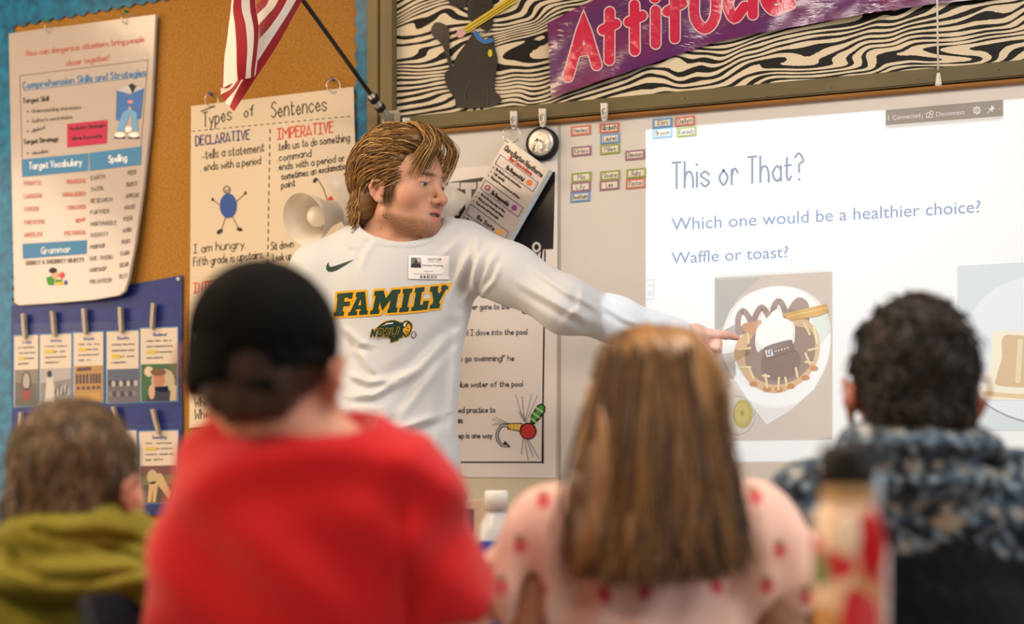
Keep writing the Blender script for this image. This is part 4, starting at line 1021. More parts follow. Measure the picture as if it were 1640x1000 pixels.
def sdf_mesh(name, prims, lo, hi, h, disp=None, paint=None, world=True, B=12, amp=.012):
    """surface nets on sparse blocks; prims in the person frame"""
    lo, hi = np.array(lo, np.float32), np.array(hi, np.float32)
    nb = np.ceil((hi-lo)/(h*B)).astype(int)
    gi = np.stack(np.meshgrid(*[np.arange(n) for n in nb], indexing='ij'), -1).reshape(-1, 3)
    cen = lo+(gi+.5)*(B*h); R = B*h*.5*1.7321*1.35
    D = np.full(len(cen), 10.0, np.float32); each = []
    for f, k, op in prims:
        v = f(cen.astype(np.float32)).astype(np.float32); each.append(v); D = combine(D, v, k, op)
    act = np.where(np.abs(D) < R+amp)[0]
    loc = np.stack(np.meshgrid(*[np.arange(B+1)]*3, indexing='ij'), -1).reshape(-1, 3).astype(np.float32)*h
    n3 = nb*B+2; allid, allp, edges = [], [], []
    ks = [p[1] for p in prims]
    corner = [(i, j, l) for i in (0, 1) for j in (0, 1) for l in (0, 1)]
    ed = [(a, b) for a in range(8) for b in range(a+1, 8) if sum(x != y for x, y in zip(corner[a], corner[b])) == 1]
    for bi in act:
        org = lo+gi[bi]*(B*h); P = (loc+org).astype(np.float32)
        sel = [prims[i] for i in range(len(prims)) if each[i][bi] < R+ks[i]+amp]
        if not sel: continue
        v = evaluate(sel, P)
        if disp is not None: v = v+disp(P)
        V = v.reshape(B+1, B+1, B+1); S = V < 0
        if S.all() or not S.any(): continue
        cs = [S[i:B+i, j:B+j, l:B+l] for i, j, l in corner]; cnt = sum(c.astype(np.int8) for c in cs)
        m = (cnt > 0) & (cnt < 8); idx = np.argwhere(m)
        if not len(idx): continue
        cv_ = [V[i:B+i, j:B+j, l:B+l][m] for i, j, l in corner]
        acc = np.zeros((len(idx), 3), np.float32); w = np.zeros(len(idx), np.float32)
        for a, b in ed:
            s = (cv_[a] < 0) != (cv_[b] < 0); t = np.where(s, cv_[a]/(cv_[a]-cv_[b]+1e-20), 0)
            ca, cb = np.array(corner[a], np.float32), np.array(corner[b], np.float32)
            acc += (s[:, None]*(ca+(cb-ca)*t[:, None])); w += s
        pos = org+(idx+acc/w[:, None])*h
        g = idx+gi[bi]*B
        allid.append((g[:, 0].astype(np.int64)*n3[1]+g[:, 1])*n3[2]+g[:, 2]); allp.append(pos)
        for ax in range(3):
            sl0, sl1 = [slice(0, B)]*3, [slice(0, B)]*3; sl1[ax] = slice(1, B+1)
            A, C = S[tuple(sl0)], S[tuple(sl1)]
            e = np.argwhere(A != C)
            if len(e): edges.append((ax, e+gi[bi]*B, A[A != C]))
    ids = np.concatenate(allid); P = np.concatenate(allp); o = np.argsort(ids); ids, P = ids[o], P[o]
    quads = []
    for ax, e, flip in edges:
        u, w_ = [(1, 2), (2, 0), (0, 1)][ax]; q = []
        for du, dw in ((0, 0), (-1, 0), (-1, -1), (0, -1)):
            c = e.copy(); c[:, u] += du; c[:, w_] += dw
            q.append((c[:, 0].astype(np.int64)*n3[1]+c[:, 1])*n3[2]+c[:, 2])
        q = np.stack(q, 1); k = np.searchsorted(ids, q); k = np.clip(k, 0, len(ids)-1); ok = (ids[k] == q).all(1)
        k = k[ok]; fl = flip[ok]; k[~fl] = k[~fl][:, ::-1]; quads.append(k)
    F = np.concatenate(quads)
    me = bpy.data.meshes.new(name)
    Wp = to_world(P) if world else P
    me.vertices.add(len(P)); me.vertices.foreach_set('co', Wp.astype(np.float32).ravel())
    me.loops.add(len(F)*4); me.loops.foreach_set('vertex_index', F.astype(np.int32).ravel())
    me.polygons.add(len(F)); me.polygons.foreach_set('loop_start', np.arange(0, len(F)*4, 4, dtype=np.int32)); me.polygons.foreach_set('loop_total', np.full(len(F), 4, np.int32))
    me.update(calc_edges=True); me.polygons.foreach_set('use_smooth', np.ones(len(F), bool)); me.validate()
    if paint is not None:
        c = paint(P.astype(np.float32)); a = me.color_attributes.new('Col', 'FLOAT_COLOR', 'POINT')
        a.data.foreach_set('color', np.concatenate([c, np.ones((len(c), 1))], 1).astype(np.float32).ravel())
    return me
def wob(P, seed, freq, n=6):
    """smooth random field, about -1..1"""
    r = np.random.RandomState(seed); out = np.zeros(len(P), np.float32)
    for _ in range(n):
        d = r.normal(size=3); d = d/np.linalg.norm(d)*freq*r.uniform(.6, 1.5)
        out += np.sin(P @ d.astype(np.float32)+r.uniform(0, 6.28))
    return out/n*1.4
def gl(P, c, r):
    """soft spot of radius r (scalar or xyz) at c"""
    q = (P-np.array(c, np.float32))/np.array(r, np.float32); return np.exp(-(q*q).sum(1))
def mixc(c, col, w): return c*(1-w[:, None])+np.array(lin(col))*w[:, None]

def head_frame(O, yaw, pitch=0.0, roll=0.0, s=1.0):
    """O: midpoint between the ear canals. yaw 0 faces away from the lens (+depth), positive turns to picture right. Columns: side, forward, up"""
    f = np.array([math.sin(yaw), math.cos(yaw), 0.0]); u = np.array([0, 0, 1.0]); l = np.cross(f, u)   # l: the head's right-hand side
    f2 = f*math.cos(pitch)+u*math.sin(pitch); u2 = u*math.cos(pitch)-f*math.sin(pitch)
    l3 = l*math.cos(roll)+u2*math.sin(roll); u3 = u2*math.cos(roll)-l*math.sin(roll)
    R = np.stack([l3, f2, u3], 1); O = np.array(O)
    return lambda p: O+s*(R @ np.array(p, float)), R, s, O
def head_prims(H, R, s, detail=True, earx=.0785, es=.76):
    S = lambda v: [x*s for x in v]
    def E(c, r, k=.012, op=1): return ell(H(c), S(r), R, k*s, op)
    def C(a, b, ra, rb, k=.01, op=1): return cone(H(a), H(b), ra*s, rb*s, k*s, op)
    p = [E((0, -.012, .052), (.076, .100, .088)), E((0, .028, .045), (.064, .062, .062), .03), E((0, .032, -.012), (.061, .055, .062), .03)]
    for q in (-1, 1):
        p += [C((q*.056, .002, -.040), (q*.018, .072, -.066), .018, .016, .03), E((q*.044, .054, -.004), (.026, .027, .026), .02)]
    p += [E((0, .082, -.068), (.021, .015, .0145), .022), E((0, .070, -.038), (.034, .029, .030), .022)]
    for q in (-1, 1): p.append(C((q*.010, .0885, .046), (q*.042, .074, .048), .0085, .0075, .014))
    for q in (-1, 1): p.append(E((q*.033, .0945, .027), (.017, .011, .0105), .012, -1))
    p += [C((0, .088, .036), (0, .112, -.002), .0075, .0095, .012), E((0, .1155, -.008), (.0105, .0105, .0095), .008)]
    for q in (-1, 1): p += [E((q*.0135, .102, -.012), (.0072, .0095, .0075), .007)]
    if detail:
        for q in (-1, 1): p.append(E((q*.0065, .109, -.0185), (.0036, .0055, .003), .003, -1))
        for q in (-1, 1):
            p += [E((q*.033, .0765, .027), (.0152, .0142, .0142), .006), E((q*.034, .0915, .0235), (.0118, .008, .0032), .003, -1), C((q*.022, .0895, .0325), (q*.045, .0845, .0305), .0026, .0024, .004)]
    # lips, open mouth
    p += [C((-.014, .0945, -.0345), (0, .1005, -.0335), .0045, .0052, .007), C((.014, .0945, -.0345), (0, .1005, -.0335), .0045, .0052, .007),
          C((-.013, .0925, -.0475), (0, .0985, -.0495), .0048, .0062, .007), C((.013, .0925, -.0475), (0, .0985, -.0495), .0048, .0062, .007)]
    if detail: p.append(E((0, .099, -.0412), (.0205, .016, .0036), .004, -1))
    # ears
    for q in (-1, 1):
        x = q*earx
        V = lambda a, y, z: (x+q*a*es, -.002+y*es, .002+z*es)
        ring = [V(0, .012, .004), V(.004, .012, .022), V(.010, .000, .033), V(.014, -.016, .030), V(.015, -.025, .014), V(.011, -.021, -.006), V(.005, -.008, -.022), V(.001, .006, -.026)]
        if earx > .08: p.append(C((q*.070, .002, .0), V(.002, .004, .0), .014, .010, .012))
        p.append(E(V(.001, -.005, .004), (.0060, .019*es, .027*es), .008))
        p += [cone(H(ring[i]), H(ring[i+1]), .0036*s, .0036*s, .004*s) for i in range(len(ring)-1)]
        p.append(E(V(.001, .004, -.024), (.0052, .0080*es, .009*es), .006))
        if detail:
            p.append(E(V(.0105, -.007, .003), (.0055, .0095*es, .013*es), .005, -1)); p.append(C(V(.004, .011, .003), V(.005, .0115, -.008), .0038, .0036, .005))
            p.append(C(V(.007, -.014, .016), V(.008, -.017, -.004), .0022, .0020, .004))
    return p
def skin_paint(H, R, s, base='#c98e70', lip='#a95a58', brow='#7a5a34', stub=None, redear=.4):
    O = H((0, 0, 0))
    def paint(P):
        q = (P-O.astype(np.float32)) @ R.astype(np.float32)/s
        c = np.tile(np.array(lin(base), np.float32), (len(P), 1))
        c *= (1+.05*wob(P, 3, 120)[:, None]+.03*wob(P, 5, 500)[:, None])
        for sd in (-1, 1):
            c = mixc(c, '#c46a58', .40*gl(q, (sd*.048, .066, -.008), (.024, .03, .022)))
            c = mixc(c, '#b5503f', redear*gl(q, (sd*.09, -.008, .004), (.012, .03, .034)))
            c = mixc(c, brow, .95*np.clip(1.6*gl(q, (sd*.029, .09, .0465), (.0185, .03, .0042)), 0, 1))
            c = mixc(c, '#8c5a4c', .35*gl(q, (sd*.034, .09, .020), (.017, .02, .005)))
            c = mixc(c, '#3c2a22', .8*np.clip(1.5*gl(q, (sd*.034, .094, .0262), (.0135, .02, .0013)), 0, 1))
        c = mixc(c, '#c4705e', .35*gl(q, (0, .115, -.008), (.016, .02, .013)))
        w = np.clip(1.5*gl(q, (0, .1, -.0345), (.021, .02, .0046)), 0, 1)+np.clip(1.6*gl(q, (0, .1, -.0495), (.019, .02, .0056)), 0, 1)
        c = mixc(c, lip, .8*np.clip(w, 0, 1)); c = mixc(c, '#2a0f0d', .95*np.clip(1.4*gl(q, (0, .088, -.0415), (.017, .011, .0035)), 0, 1))
        if stub:
            z, y, x = q[:, 2], q[:, 1], np.abs(q[:, 0])
            jaw = np.clip((-.046-z-.30*np.clip(.075-y, 0, .1)*-.35)/.012, 0, 1)*np.clip((y-.0)/.02, 0, 1)*np.clip((z+.1)/.01, 0, 1)
            lipz = np.clip(1-((z+.026)/.006)**2, 0, 1)*np.clip((y-.08)/.01, 0, 1)*np.clip((.026-x)/.006, 0, 1)
            side = np.clip(1-np.abs(y-.018)/.016, 0, 1)*np.clip((.022-z)/.02, 0, 1)*np.clip((z+.06)/.02, 0, 1)*np.clip((x-.045)/.01, 0, 1)
            lipfree = 1-np.clip(1.5*gl(q, (0, .1, -.0475), (.022, .03, .009)), 0, 1)
            w = np.clip(jaw*.75*lipfree+lipz*.35+side*.7, 0, .85)*(.72+.28*np.clip(wob(P, 9, 1500, 8), -1, 1)); c = mixc(c, stub, w)
        return np.clip(c, 0, 1)
    return paint
def strands(name_mesh, paths, radii, cols, nside=4):
    """paths (N,M,3) person frame -> tubes; radii (N,M); cols (N,3)"""
    N_, M_, _ = paths.shape
    T = np.gradient(paths, axis=1); T /= np.linalg.norm(T, axis=2, keepdims=True)+1e-9
    ref = np.array([.31, .52, .79]); X = np.cross(T, ref); X /= np.linalg.norm(X, axis=2, keepdims=True)+1e-9; Y = np.cross(T, X)
    ring = np.stack([paths+(X*math.cos(a)+Y*math.sin(a))*radii[..., None] for a in np.linspace(0, 2*math.pi, nside, endpoint=False)], 2)
    V = to_world(ring.reshape(-1, 3)); i = np.arange(N_)[:, None, None]*M_*nside; j = np.arange(M_-1)[None, :, None]*nside; k = np.arange(nside)[None, None, :]; k2 = (k+1) % nside
    F = np.stack([i+j+k, i+j+k2, i+j+nside+k2, i+j+nside+k], -1).reshape(-1, 4)
    C = np.repeat(cols, M_*nside, 0)
    return V, F, C
def hair_object(name, base_me, packs, mat_, parent):
    """the hair volume and its locks as one mesh"""
    n = len(base_me.vertices); V0 = np.zeros(n*3, np.float32); base_me.vertices.foreach_get('co', V0)
    nf = len(base_me.polygons); F0 = np.zeros(nf*4, np.int32); base_me.loops.foreach_get('vertex_index', F0)
    C0 = np.zeros(n*4, np.float32); base_me.color_attributes['Col'].data.foreach_get('color', C0)
    Vs, Fs, Cs = [V0.reshape(-1, 3)], [F0.reshape(-1, 4)], [C0.reshape(-1, 4)[:, :3]]; off = n
    for V, F, C in packs: Vs.append(V); Fs.append(F+off); Cs.append(C); off += len(V)
    V, F, C = np.concatenate(Vs), np.concatenate(Fs), np.concatenate(Cs)
    me = bpy.data.meshes.new(name)
    me.vertices.add(len(V)); me.vertices.foreach_set('co', V.astype(np.float32).ravel()); me.loops.add(len(F)*4); me.loops.foreach_set('vertex_index', F.astype(np.int32).ravel())
    me.polygons.add(len(F)); me.polygons.foreach_set('loop_start', np.arange(0, len(F)*4, 4, dtype=np.int32)); me.polygons.foreach_set('loop_total', np.full(len(F), 4, np.int32))
    me.update(calc_edges=True); me.polygons.foreach_set('use_smooth', np.ones(len(F), bool))
    a = me.color_attributes.new('Col', 'FLOAT_COLOR', 'POINT'); a.data.foreach_set('color', np.concatenate([C, np.ones((len(C), 1))], 1).astype(np.float32).ravel())
    bpy.data.meshes.remove(base_me)
    return obj(name, me, mat_, parent)
SKIN = vcol_mat('skin', .48, .35, sub=.12)
HAIR = vcol_mat('hair', .42, .45)
# ------------------------------------------------------------------ the man
MD = 3.30
MO = K(655, 400, MD); man_base = to_world(np.array([MO[0], MD+.02, 0.0]))
man = thing('person', 'standing person in a white long sleeved shirt pointing at the projected slide', 'person', tuple(man_base))
Hc = K(609, 309, 3.225); yawm = math.radians(122)
# midpoint between the ears: the near ear sits .079 toward the lens side
fw = np.array([math.sin(yawm), math.cos(yawm), 0]); sd = np.cross(fw, (0, 0, 1.0))
O = Hc-sd*.081 if sd[1] < 0 else Hc+sd*.081
H, R, hs, _ = head_frame(O, yawm, math.radians(-4), math.radians(0), 1.02)
sh_r, el_r, wr_r, hd_r = K(514, 440, 3.34), K(500, 612, 3.31), K(528, 745, 3.20), K(536, 792, 3.17)
sh_l, el_l, wr_l = K(738, 408, 3.32), K(906, 490, 3.20), K(1080, 535, 3.315)
neck0, neck1 = H((0, -.030, -.045)), K(640, 395, 3.345)
body = head_prims(H, R, hs)
body += [cone(neck0, neck1, .054, .062, .03), cone(H((0, .022, -.055)), K(640, 392, 3.31), .036, .044, .03), cone(K(640, 388, 3.35), sh_r, .055, .05, .04), cone(K(645, 385, 3.35), sh_l, .055, .05, .04)]
body += [ell(K(635, 480, 3.335), (.160, .090, .17), k=.04), ell(K(630, 640, 3.335), (.120, .085, .2), k=.04), ell(K(630, 755, 3.34), (.110, .085, .12), k=.04)]
body += chain([sh_r, el_r, wr_r], [.052, .042, .029], .02)+chain([sh_l, el_l, wr_l], [.052, .042, .029], .02)
# far hand (picture left arm), loosely closed at the waist
hr = hd_r; body += [ell((hr[0], hr[1], hr[2]), (.020, .036, .040), k=.012), cone(wr_r, hr, .027, .026, .015)]
for i in range(4):
    y = hr[1]-.027+.018*i; body += chain([(hr[0]+.004, y, hr[2]-.036), (hr[0]+.012, y, hr[2]-.066+.003*abs(i-1)), (hr[0]+.024, y, hr[2]-.088+.004*abs(i-1)), (hr[0]+.036, y, hr[2]-.094+.004*abs(i-1))], [.0095, .0088, .0082, .0072], .004)
body += chain([(hr[0]+.006, hr[1]-.026, hr[2]+.014), (hr[0]+.018, hr[1]-.050, hr[2]-.012), (hr[0]+.026, hr[1]-.056, hr[2]-.040)], [.012, .0105, .009], .006)
# pointing hand
def k2(x, y, d): return K(1080+x/8.3333, 500+y/8.3333, d)
body += [cone(wr_l, k2(250, 300, 3.33), .026, .024, .02), ell(k2(300, 330, 3.345), (.031, .020, .029), k=.016), ell(k2(340, 420, 3.36), (.022, .02, .034), k=.016)]
body += chain([k2(330, 272, 3.335), k2(470, 290, 3.34), k2(560, 304, 3.345), k2(690, 312, 3.355), k2(835, 340, 3.365)], [.0135, .0112, .0108, .0092, .0072], .006)
body += chain([k2(390, 340, 3.345), k2(500, 370, 3.350), k2(575, 425, 3.348), k2(560, 475, 3.338), k2(490, 468, 3.336)], [.0125, .0112, .0108, .0100, .0088], .004)
body += chain([k2(400, 400, 3.365), k2(520, 440, 3.372), k2(570, 510, 3.366), k2(520, 545, 3.352), k2(470, 520, 3.348)], [.012, .0108, .0102, .0095, .0085], .004)
body += chain([k2(390, 460, 3.385), k2(490, 510, 3.39), k2(530, 570, 3.382), k2(480, 590, 3.37), k2(440, 560, 3.366)], [.0105, .0095, .009, .0085, .0078], .004)
body += chain([k2(270, 370, 3.325), k2(320, 440, 3.315), k2(400, 500, 3.318), k2(470, 560, 3.325)], [.014, .0120, .0105, .0088], .006)
# legs
hipL, hipR = np.array([MO[0]-.095, 3.35, .90]), np.array([MO[0]+.055, 3.35, .90])
fL, fR = np.array([MO[0]-.14, 3.36, .07]), np.array([MO[0]+.10, 3.36, .07])
body += [cone(hipL, (hipL+fL)/2, .078, .055, .04), cone((hipL+fL)/2, fL, .052, .038, .03), cone(hipR, (hipR+fR)/2, .078, .055, .04), cone((hipR+fR)/2, fR, .052, .038, .03)]
b_skin = skin_paint(H, R, hs, '#cb9a80', '#b8666a', '#5e4026', stub='#6e4526', redear=.3)
def man_paint(P):
    c = b_skin(P); far = np.linalg.norm(P-O.astype(np.float32), axis=1) > .2
    hand = P[:, 0] > .3
    c[far & hand] = np.array(lin('#e0b3a2'))*(1+.05*wob(P[far & hand], 7, 90)[:, None])  # pointing hand paler than the face: projector light put into its colour
    tip = np.clip((P[:, 0]-K(1150, 0, 3.35)[0])/.03, 0, 1)*hand; c = mixc(c, '#cf7d66', .35*tip)  # finger end painted redder, standing for the slide's dimmer light there
    return np.clip(c, 0, 1)
me = sdf_mesh('body', body, (-.62, 2.98, .03), (.60, 3.56, 1.84), .0021, paint=man_paint)
body_o = obj('body', me, SKIN, man, True)
# eyes and teeth
for q in (-1, 1):
    bm = bmesh.new(); c0 = Vector(to_world(H((q*.033, .0760, .0262)))); bmesh.ops.create_uvsphere(bm, u_segments=24, v_segments=16, radius=.0134, matrix=Matrix.Translation(c0))
    fdir = Vector(to_world(H((q*.033, .20, .000))))-c0; fdir.normalize()
    for f in bm.faces:
        f.smooth = True; d_ = (f.calc_center_median()-c0).normalized().dot(fdir)
        f.material_index = 2 if d_ > .965 else 1 if d_ > .87 else 0
    obj('eyeball', bm, [M('#e3d8d2', .15, .5), M('#55707c', .15, .5), M('#0e0c0c', .1, .5)], man)
bm = bmesh.new()
for i in range(-3, 4):
    a = i*.0062; c0 = H((a, .0895-abs(a)*.22, -.0385)); bmesh.ops.create_uvsphere(bm, u_segments=10, v_segments=8, radius=1, matrix=Matrix.Translation(Vector(to_world(c0))) @ Matrix.Diagonal((.0034, .0034, .0042, 1)))
for f in bm.faces: f.smooth = True
obj('teeth', bm, M('#ded5c9', .25, .5), man)

# ---- white shirt
def fold(P, pts, w, a, front=True):
    """a soft crease along a line given in the figure's frontal plane (x, z)"""
    p2 = P[:, [0, 2]]; best = np.full(len(P), 9.0, np.float32); sg = np.zeros(len(P), np.float32); tau = np.zeros(len(P), np.float32); m = len(pts)-1
    for i_, (q0, q1) in enumerate(zip(pts, pts[1:])):
        A_, B_ = K(*q0, 3.2)[[0, 2]].astype(np.float32), K(*q1, 3.2)[[0, 2]].astype(np.float32); ab = B_-A_; r_ = p2-A_
        h = np.clip((r_ @ ab)/(ab @ ab), 0, 1); dd = np.linalg.norm(r_-h[:, None]*ab, axis=1); k = dd < best
        best = np.where(k, dd, best); sg = np.where(k, np.sign(ab[0]*r_[:, 1]-ab[1]*r_[:, 0])*dd, sg); tau = np.where(k, (i_+h)/m, tau)
    w = w*1.35; g = np.exp(-(best/w)**2)-.75*np.exp(-((sg+1.5*w)/(1.2*w))**2)*np.exp(-np.maximum(best-3*w, 0)/w)*(best < 4*w)
    g = g*np.sqrt(np.clip(np.sin(np.pi*np.clip(tau, .02, .98)), 0, 1))
    if front: g = g*np.clip((3.36-P[:, 1])/.05, 0, 1)
    return -1.35*a*g
FOLDS = [([(758, 392), (742, 420), (716, 470)], .008, .007), ([(775, 400), (757, 440), (742, 480)], .007, .007), ([(735, 372), (720, 392), (706, 402)], .006, .004), ([(764, 372), (761, 420), (757, 470)], .006, .008), ([(800, 400), (785, 420), (766, 470)], .006, .005),
         ([(722, 530), (670, 590), (615, 622)], .010, .010), ([(720, 560), (670, 625), (640, 670)], .009, .006), ([(738, 500), (728, 560), (722, 640), (724, 690)], .010, .006), ([(570, 555), (588, 585), (600, 600)], .006, .007), ([(560, 600), (590, 612), (625, 608)], .006, .008), ([(560, 635), (600, 632), (632, 612)], .007, .008), ([(565, 655), (600, 675), (620, 668)], .006, .008),
         ([(610, 695), (660, 680), (705, 664)], .008, .007), ([(620, 705), (640, 690), (690, 668)], .006, .005), ([(545, 520), (575, 548), (590, 552)], .006, .006), ([(600, 380), (585, 400), (575, 430)], .006, .003), ([(545, 372), (556, 388), (566, 392)], .005, .003), ([(700, 690), (690, 730), (690, 765)], .010, .005), ([(655, 700), (650, 730), (645, 765)], .009, .005),
         ([(830, 455), (900, 500), (940, 518)], .006, .005), ([(850, 430), (905, 475), (960, 500)], .006, .004), ([(800, 430), (790, 452), (768, 472)], .005, .006), ([(930, 470), (925, 500), (905, 515)], .006, .004), ([(960, 488), (1000, 512), (1030, 520)], .005, .003), ([(478, 430), (486, 470), (500, 510)], .008, .006), ([(498, 470), (510, 520), (530, 560)], .008, .006)]
neckcut_c, neckcut_r = K(641, 338, 3.275), (.106, .150, .079)
def shirt_disp(P):
    d = np.zeros(len(P), np.float32)
    for f in FOLDS: d += fold(P, *f)
    d += .0022*wob(P, 21, 26)+.0010*wob(P, 22, 60)
    q = (P-neckcut_c.astype(np.float32))/np.array(neckcut_r, np.float32); e = np.linalg.norm(q, axis=1)
    d -= .0022*((e < 1.19) & (e > .8))
    left = np.clip((K(655, 0, 3.2)[0]-P[:, 0])/.05, 0, 1)*np.clip((1.24-P[:, 2])/.06, 0, 1)*np.clip((3.30-P[:, 1])/.05, 0, 1)
    pz = P*np.array([.55, .6, 1.25], np.float32); d -= .0085*left*(1-np.abs(wob(pz, 23, 52)))**2; d -= .0012*wob(P*np.array([1, 1, .4], np.float32), 24, 44)
    low = np.clip((P[:, 0]-K(640, 0, 3.2)[0])/.03, 0, 1); d += .004*np.sin(P[:, 0]*70+P[:, 2]*14)*np.clip((1.14-P[:, 2])/.12, 0, 1)*np.clip((3.36-P[:, 1])/.05, 0, 1)*.6
    return d
shirt = [cone(K(632, 392, 3.36), sh_r, .062, .064, .05), cone(K(648, 380, 3.36), sh_l, .066, .068, .05)]
shirt += [ell(K(628, 470, 3.335), (.190, .118, .18), k=.05), ell(K(632, 600, 3.335), (.153, .116, .22), k=.06), ell(K(637, 745, 3.335), (.148, .125, .18), k=.06), ell(K(597, 700, 3.335), (.125, .118, .16), k=.05)]
shirt += chain([sh_r, el_r, wr_r], [.075, .066, .042], .03)
shirt += chain([sh_l, K(818, 440, 3.25), el_l, K(985, 512, 3.255), K(1084, 536, 3.31)], [.076, .064, .060, .051, .037], .03)
shirt += [ell(neckcut_c, neckcut_r, k=.004, op=-1), cone(neckcut_c, K(650, 320, 3.26), .084, .11, .01, -1), halfspace(K(600, 766, 3.3), (0, 0, -1), .004, -1)]
shirt[-1] = halfspace(K(600, 766, 3.3), (.0, 0, 1), .006, -1)
shirt += [halfspace(wr_l+(wr_l-K(985, 512, 3.255))*.06, -(wr_l-K(985, 512, 3.255)), .002, -1) if False else cone(wr_l+(wr_l-el_l)*.02, wr_l+(wr_l-el_l)*.4, .03, .06, .004, -1)]
shirt += [cone(wr_r+(hd_r-wr_r)*.2, hd_r, .03, .06, .004, -1)]
WHT = M('#cdd0d4', .62, .25, sheen=.25, bump=(900, .05, .002), key='white_jersey')
me = sdf_mesh('shirt', shirt, (-.58, 2.98, .94), (.46, 3.56, 1.66), .0034, disp=shirt_disp)
shirt_o = obj('shirt', me, WHT, man, True)
bvh = BVHTree.FromPolygons([v.co.copy() for v in me.vertices], [tuple(p.vertices) for p in me.polygons])
EYE = Vector((0, -DW, CZ))
def on_shirt(px, py, lift):
    d_ = Vector(to_world(K(px, py, 3.0)))-EYE; d_.normalize(); hit = bvh.ray_cast(EYE, d_)
    if hit[0] is None: return Vector(to_world(K(px, py, 3.21)))
    return hit[0]-d_*(lift*2.2)
GRN_, GLD = M('#153a2d', .5, .3), M('#e9ac12', .5, .3)
cv = Canvas(on_shirt, .0006, .0005); cv.max_edge = 4; c = cv.at(530, 440, 7.81)
LETS = [([(30, 522), (42, 470), (62, 468), (82, 292), (72, 290), (80, 238), (278, 222), (262, 300), (212, 303), (216, 284), (168, 288), (160, 340), (238, 334), (232, 392), (152, 398), (142, 462), (164, 462), (156, 516)], []),
        ([(210, 514), (220, 466), (242, 464), (328, 282), (308, 283), (318, 222), (425, 212), (448, 450), (463, 448), (457, 498), (350, 506), (356, 454), (374, 452), (371, 430), (316, 434), (308, 458), (330, 456), (322, 508)], [[(342, 388), (372, 312), (376, 384)]]),
        ([(485, 498), (496, 448), (520, 446), (560, 268), (538, 268), (548, 206), (660, 198), (686, 300), (768, 190), (875, 184), (862, 238), (842, 240), (812, 414), (836, 412), (826, 472), (704, 480), (714, 428), (724, 427), (748, 312), (640, 455), (612, 346), (592, 436), (608, 436), (600, 490)], []),
        ([(850, 472), (860, 416), (882, 414), (912, 238), (894, 239), (902, 180), (1022, 172), (1014, 228), (990, 230), (956, 408), (978, 406), (970, 464)], []),
        ([(1000, 460), (1012, 404), (1034, 402), (1062, 225), (1044, 226), (1054, 166), (1175, 155), (1165, 214), (1140, 216), (1114, 378), (1150, 376), (1156, 332), (1228, 326), (1204, 438)], []),
        ([(1232, 430), (1242, 378), (1264, 376), (1284, 322), (1262, 212), (1236, 214), (1246, 152), (1345, 143), (1336, 200), (1350, 240), (1392, 190), (1378, 190), (1388, 136), (1475, 126), (1462, 186), (1442, 188), (1366, 318), (1352, 362), (1370, 360), (1358, 416)], [])]
for p_, h_ in LETS: cv.stroke(p_, 52, GLD, 0, closed=True); cv.poly(p_, GLD, 0)
for p_, h_ in LETS: cv.poly(p_, GRN_, 1, holes=h_)
for p_, h_ in LETS:
    for q in h_: cv.poly(q, GLD, 1)
word = cv.obj('printed_word', shirt_o)
cv = Canvas(on_shirt, .0006, .0004); cv.max_edge = 4; c = cv.at(530, 440, 7.81)
hump = catmull([(560, 690), (590, 652), (660, 600), (740, 576), (800, 574), (860, 596), (895, 602), (920, 582), (965, 577), (1000, 604), (1018, 640), (1008, 690), (990, 740), (950, 778), (925, 780), (905, 750), (890, 785), (850, 800), (836, 826), (800, 832), (748, 850), (745, 815), (722, 785), (640, 740)], 3, True)
cv.stroke(hump, 16, GLD, 0, closed=True); cv.poly(hump, GRN_, 1)
cv.poly([(905, 672), (950, 650), (962, 610), (988, 632), (1000, 665), (988, 700), (975, 735), (940, 765), (922, 735), (900, 715)], GLD, 2)
for a, b_ in (((948, 668), (978, 676)), ((930, 700), (950, 720)), ((960, 705), (970, 722)), ((940, 740), (958, 735))): cv.stroke([a, b_], 9, GRN_, 3)
cv.poly([(905, 645), (915, 606), (955, 590), (936, 620), (932, 650)], M('#e8e8e6', .5), 3); cv.poly([(636, 648), (700, 607), (788, 598), (770, 616), (705, 622)], M('#e8e8e6', .5), 3)
for pts in ([(500, 775), (522, 690)], [(522, 690), (545, 770)], [(545, 770), (566, 685)], [(590, 768), (608, 682)], [(608, 682), (645, 690), (645, 740), (625, 765), (592, 768)], [(735, 690), (700, 682), (690, 705), (722, 730), (712, 762), (672, 765)], [(765, 678), (752, 745), (790, 768), (825, 740), (845, 668)]):
    cv.stroke(pts, 31, GLD, 4)
for pts in ([(500, 775), (522, 690)], [(522, 690), (545, 770)], [(545, 770), (566, 685)], [(590, 768), (608, 682)], [(608, 682), (645, 690), (645, 740), (625, 765), (592, 768)], [(735, 690), (700, 682), (690, 705), (722, 730), (712, 762), (672, 765)], [(765, 678), (752, 745), (790, 768), (825, 740), (845, 668)]):
    cv.stroke(pts, 22, GRN_, 6)
fist = [(1010, 745), (1030, 715), (1060, 720), (1068, 760), (1035, 792), (1012, 770)]; cv.poly(fist, M('#e8e8e6', .5), 2); cv.stroke(fist, 7, GRN_, 3, closed=True); cv.stroke([(1035, 740), (1058, 738)], 6, GRN_, 3); cv.stroke([(1032, 758), (1056, 756)], 6, GRN_, 3)
cv.obj('printed_emblem', shirt_o)
cv = Canvas(on_shirt, .0006, .0004); cv.max_edge = 4; c = cv.at(440, 330, 3.7031)
cv.poly([(470, 317), (420, 350), (365, 382), (340, 390), (315, 388), (304, 372), (308, 350), (322, 330), (319, 350), (328, 362), (350, 358)], GRN_, 0)
cv.obj('printed_check_mark', shirt_o)
cv = Canvas(on_shirt, .0016, .0003); cv.max_edge = 6; c = cv.at(440, 330, 3.7031)
cv.poly([(795, 292), (1034, 298), (1032, 437), (791, 433)], M('#eceae8', .35), 0); cv.max_edge = None
